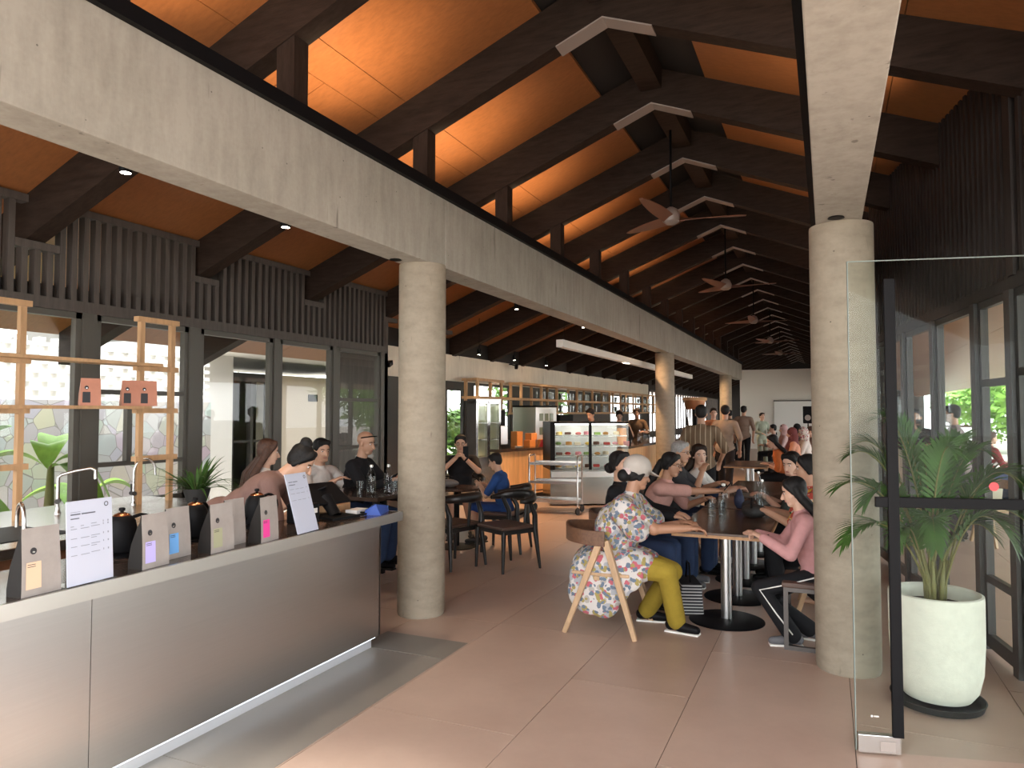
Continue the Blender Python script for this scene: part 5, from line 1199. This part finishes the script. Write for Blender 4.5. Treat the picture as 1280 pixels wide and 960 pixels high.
# right side
person('girl in pink jacket and black striped track trousers on the metal stool', (-.10,5.56), 96, .53, 10, 0, -6, 12, 0, (-.14,.38,.83), (.14,.42,.82), (-.10,.18,.085), (.12,.04,.085), .90, .86, 2, .006, ('straight',HAIRB,.46), cloth('jacket_pink',(.52,.27,.27)), black, SNK, 1.0, (('piping',),), kneeL=(0,1,.4), kneeR=(0,1,.4), curl=.9)
person('woman with black hair facing the camera over the table', (-.10,7.55), 90, .51, 22, 0, 58, 4, 0, (-.1,.45,.8), (.1,.5,.8), None, None, 1, 1, 2, .007, ('ponytail',HAIRB), cloth('dark_green',(.04,.05,.045)), black, BLK, .5)
person('woman in red and yellow flowered top seen in profile beside the right column', (-.02,6.52), 90, .51, 12, 0, 0, 2, 0, (-.1,.45,.8), (.1,.48,.8), (-.12,.35,.085), (.12,.05,.085), 1, 1.05, 0, .007, ('low_bun',HAIRB), FLORAL2, black, None, .5)
# behind the counter and at the high table
person('barista in mauve T-shirt with hair bun bending over the counter', (-3.93,3.79), -62, .90, 56, 0, 0, 14, 0, (-.10,.62,1.04), (.10,.60,1.02), None, None, 1, 1, 0, .0065, ('bun',HAIRB), cloth('mauve',(.19,.115,.10)), black, BLK, .5, (('phone','r',(0,1,0),-70),))
person('woman with long brown hair and pale sleeveless top seen from behind', (-4.64,4.86), -25, .65, 8, 0, -10, 6, 0, None, None, (-.11,.36,.26), (.11,.36,.26), .98, .95, 2, .008, ('straight',HAIRBR,.42), cloth('pale_top',(.62,.60,.58)), black, WHT, .12)
person('man in white T-shirt with short black hair at the high table', (-4.70,5.72), -98, .60, 8, 0, -14, 6, 0, (-.14,.42,.98), (.14,.4,.98), (-.12,.36,.2), (.12,.36,.2), 1, 1.08, 0, .008, ('short',HAIRB), white, jeans, BLK, .5)
person('bald man in black jumper with sunglasses pushed up on his head', (-4.38,5.90), -80, .68, 12, 0, -6, 8, 0, (-.12,.46,1.0), (.12,.46,.98), (-.12,.36,.22), (.12,.36,.22), 1, 1.1, 3, .007, ('bald',HAIRB), black, jeans, BLK, 1.0, (('sunglasses_up',),), curl=.8)
person('man in black T-shirt and beige shorts taking a photograph with his phone', (-4.64,8.72), 206, .52, 4, 0, 0, 6, 0, (-.06,.27,1.01), (.06,.27,1.01), (-.16,.44,.09), (.10,.50,.085), 1.02, 1.12, 0, .007, ('short',HAIRB), black, cloth('shorts',(.38,.32,.26)), (m_rubber, m_rubber), .45, (('glasses',),('phone','both',(0,0,1),0),('watch',)), plen=.5, poleL=(-.8,-.1,-.7), poleR=(.8,-.1,-.7), curl=1.0)
person('boy in blue T-shirt and shorts looking at a phone', (-3.58,7.84), 98, .56, 8, 0, 0, 16, 0, (-.06,.34,.90), (.08,.32,.88), (-.10,.36,.16), (.10,.36,.16), .86, .92, 0, .007, ('short',HAIRB), cloth('blue',(.025,.07,.22)), cloth('blue_shorts',(.02,.05,.18)), (m_rubber, m_rubber), .45, (('phone','l',(0,.5,1),-50),), plen=.5, curl=.9)
# standing in the aisle
person('man in brown striped shirt standing with his back to the camera', (-1.58,9.95), 5, .95, 2, 0, 0, 4, 0, (-.26,.05,.92), (.24,.12,.98), None, None, 1.0, 1.1, 3, .010, ('short',HAIRB), stripes('striped_shirt',(.16,.11,.07),(.42,.34,.24),15,0,.16), black, BLK, .6)
person('man in beige shirt and dark trousers walking away behind the striped shirt', (-1.78,14.0), -12, .95, 2, 0, 20, 2, 0, (-.25,.04,.92), (.25,.06,.92), (-.1,.12,.085), (.1,-.16,.10), 1.02, 1.05, 3, .012, ('short',HAIRB), beige, cloth('brown_black',(.03,.022,.02)), BLK, .6)
person('slim man in brown shirt walking left in the far aisle', (-2.62,21.8), 40, .95, 2, 0, 0, 0, 0, (-.25,.04,.92), (.25,-.06,.92), (-.1,.28,.085), (.1,-.25,.10), .98, .9, 3, .013, ('short',HAIRB), cloth('taupe',(.12,.085,.065)), black, WHT, .6)
person('man in taupe shirt and black trousers walking towards the white wall', (-2.10,20.4), -8, .97, 2, 0, 0, 0, 0, (-.25,.04,.92), (.25,-.04,.92), (-.1,.16,.085), (.1,-.14,.10), 1.03, 1.05, 3, .013, ('short',HAIRB), cloth('taupe_light',(.25,.18,.14)), black, WHT, .6)
person('woman in pale green tunic standing by the white screen', (-1.84,23.0), 215, .92, 2, 0, 0, 0, 0, (-.12,.22,1.1), (.12,.22,1.05), None, None, .95, .95, 2, .013, ('short',HAIRDB), cloth('pale_green',(.33,.38,.30)), cloth('sage',(.2,.22,.17)), WHT, .95, long=.5)
# bar staff
person('barista in dark shirt looking down behind the pastry case', (-4.42,14.25), 150, .95, 10, 0, 20, 22, 0, None, None, None, None, 1, 1, 0, .011, ('short',HAIRB), cloth('dark_brown_shirt',(.05,.03,.025)), black, BLK, .6)
person('barista in pale top bending behind the pastry case, second from the left', (-4.42,16.05), 200, .93, 14, 0, 0, 22, 0, None, None, None, None, 1, 1, 2, .011, ('low_bun',HAIRB), cloth('pale_apron',(.45,.33,.27)), black, BLK, .6)
person('barista with dark hair standing at the till by the column', (-4.33,17.45), 190, .95, 6, 0, 0, 10, 0, None, None, None, None, 1.0, 1, 3, .012, ('low_bun',HAIRDB), cloth('brown_apron',(.12,.08,.05)), black, BLK, .6)
person('man with flushed face behind the striped shirt, at the brew stand', (-2.38,16.7), 195, .95, 4, 0, 0, 4, 0, None, None, None, None, 1.0, 1, 2, .012, ('short',HAIRDB), cloth('rust',(.35,.14,.07)), black, BLK, .6)
# far seated guests
G = 'guests seated at the far end'
person('woman with dark hair and orange top leaning over the farther table', (-.62,13.3), 92, .51, 24, 0, 20, 6, 0, None, None, None, None, 1, 1, 2, .011, ('straight',HAIRB,.35), cloth('orange',(.45,.13,.04)), black, BLK, .6)
for x, y, f, sc_, tp, lb, ex, hr_ in ((-1.28,20.8,100,1,'grey','guest in grey with dark hair seated left of the loudspeaker',(),('short',HAIRB)),
        (-.98,20.2,95,1,'rose','guest in rose headscarf seated in front of the loudspeaker',(('hijab',cloth('rose_scarf',(.5,.34,.33))),),('short',HAIRB)),
        (-.70,21.6,100,1,'black','guest in black headscarf seated beside the loudspeaker',(('hijab',black),),('short',HAIRB)),
        (-.60,16.2,92,1,'peach','guest in maroon headscarf seated nearest of the far group',(('hijab',cloth('maroon_scarf',(.16,.05,.05))),),('short',HAIRB)),
        (-.40,16.9,92,1,'white','guest in flowered pale headscarf seated near the right column',(('hijab',FLORAL3),),('short',HAIRB)),
        (-.28,18.5,92,1,'brown','guest with brown hair at the edge of the right column',(),('short',HAIRBR))):
    person(lb, (x,y), f, .52, 8, 0, 0, 0, 0, None, None, None, None, sc_, 1, 2, .013, hr_, cloth('far_'+tp, {'grey':(.22,.22,.24),'rose':(.5,.36,.35),'black':(.02,.02,.02),'peach':(.55,.27,.18),'white':(.6,.55,.5),'brown':(.2,.13,.1)}[tp]), black, BLK, .9, ex)
# on the terrace behind the glass
person('man in grey jumper standing behind the glass wall, looking left', (1.52,10.75), 80, .95, 2, 0, 0, 4, 0, None, (.12,.25,1.2), None, None, 1.0, 1.08, 3, .009, ('short',HAIRB), cloth('grey_jumper',(.22,.18,.18)), cloth('dark_trousers',(.03,.03,.04)), BLK, 1.0, (('glasses',),))
person('person in black standing with a camera behind the glass wall', (1.15,11.6), 170, .95, 2, 0, 0, 4, 0, (-.05,.22,1.42), (.05,.22,1.42), None, None, .97, 1.0, 3, .010, ('short',HAIRB), black, black, BLK, .9, (('phone','both',(0,0,1),0),))
person('guest in maroon seated on the terrace behind the glass wall', (2.55,15.0), -70, .52, 10, 0, 0, 0, 0, None, None, None, None, 1, 1, 2, .012, ('short',HAIRBR), cloth('maroon',(.25,.04,.05)), jeans, BLK, .9)
person('guest in pale shirt seated on the terrace across from the one in maroon', (3.45,15.3), 95, .52, 10, 0, 0, 0, 0, None, None, None, None, 1, 1, 2, .012, ('short',HAIRB), white, jeans, BLK, .6)
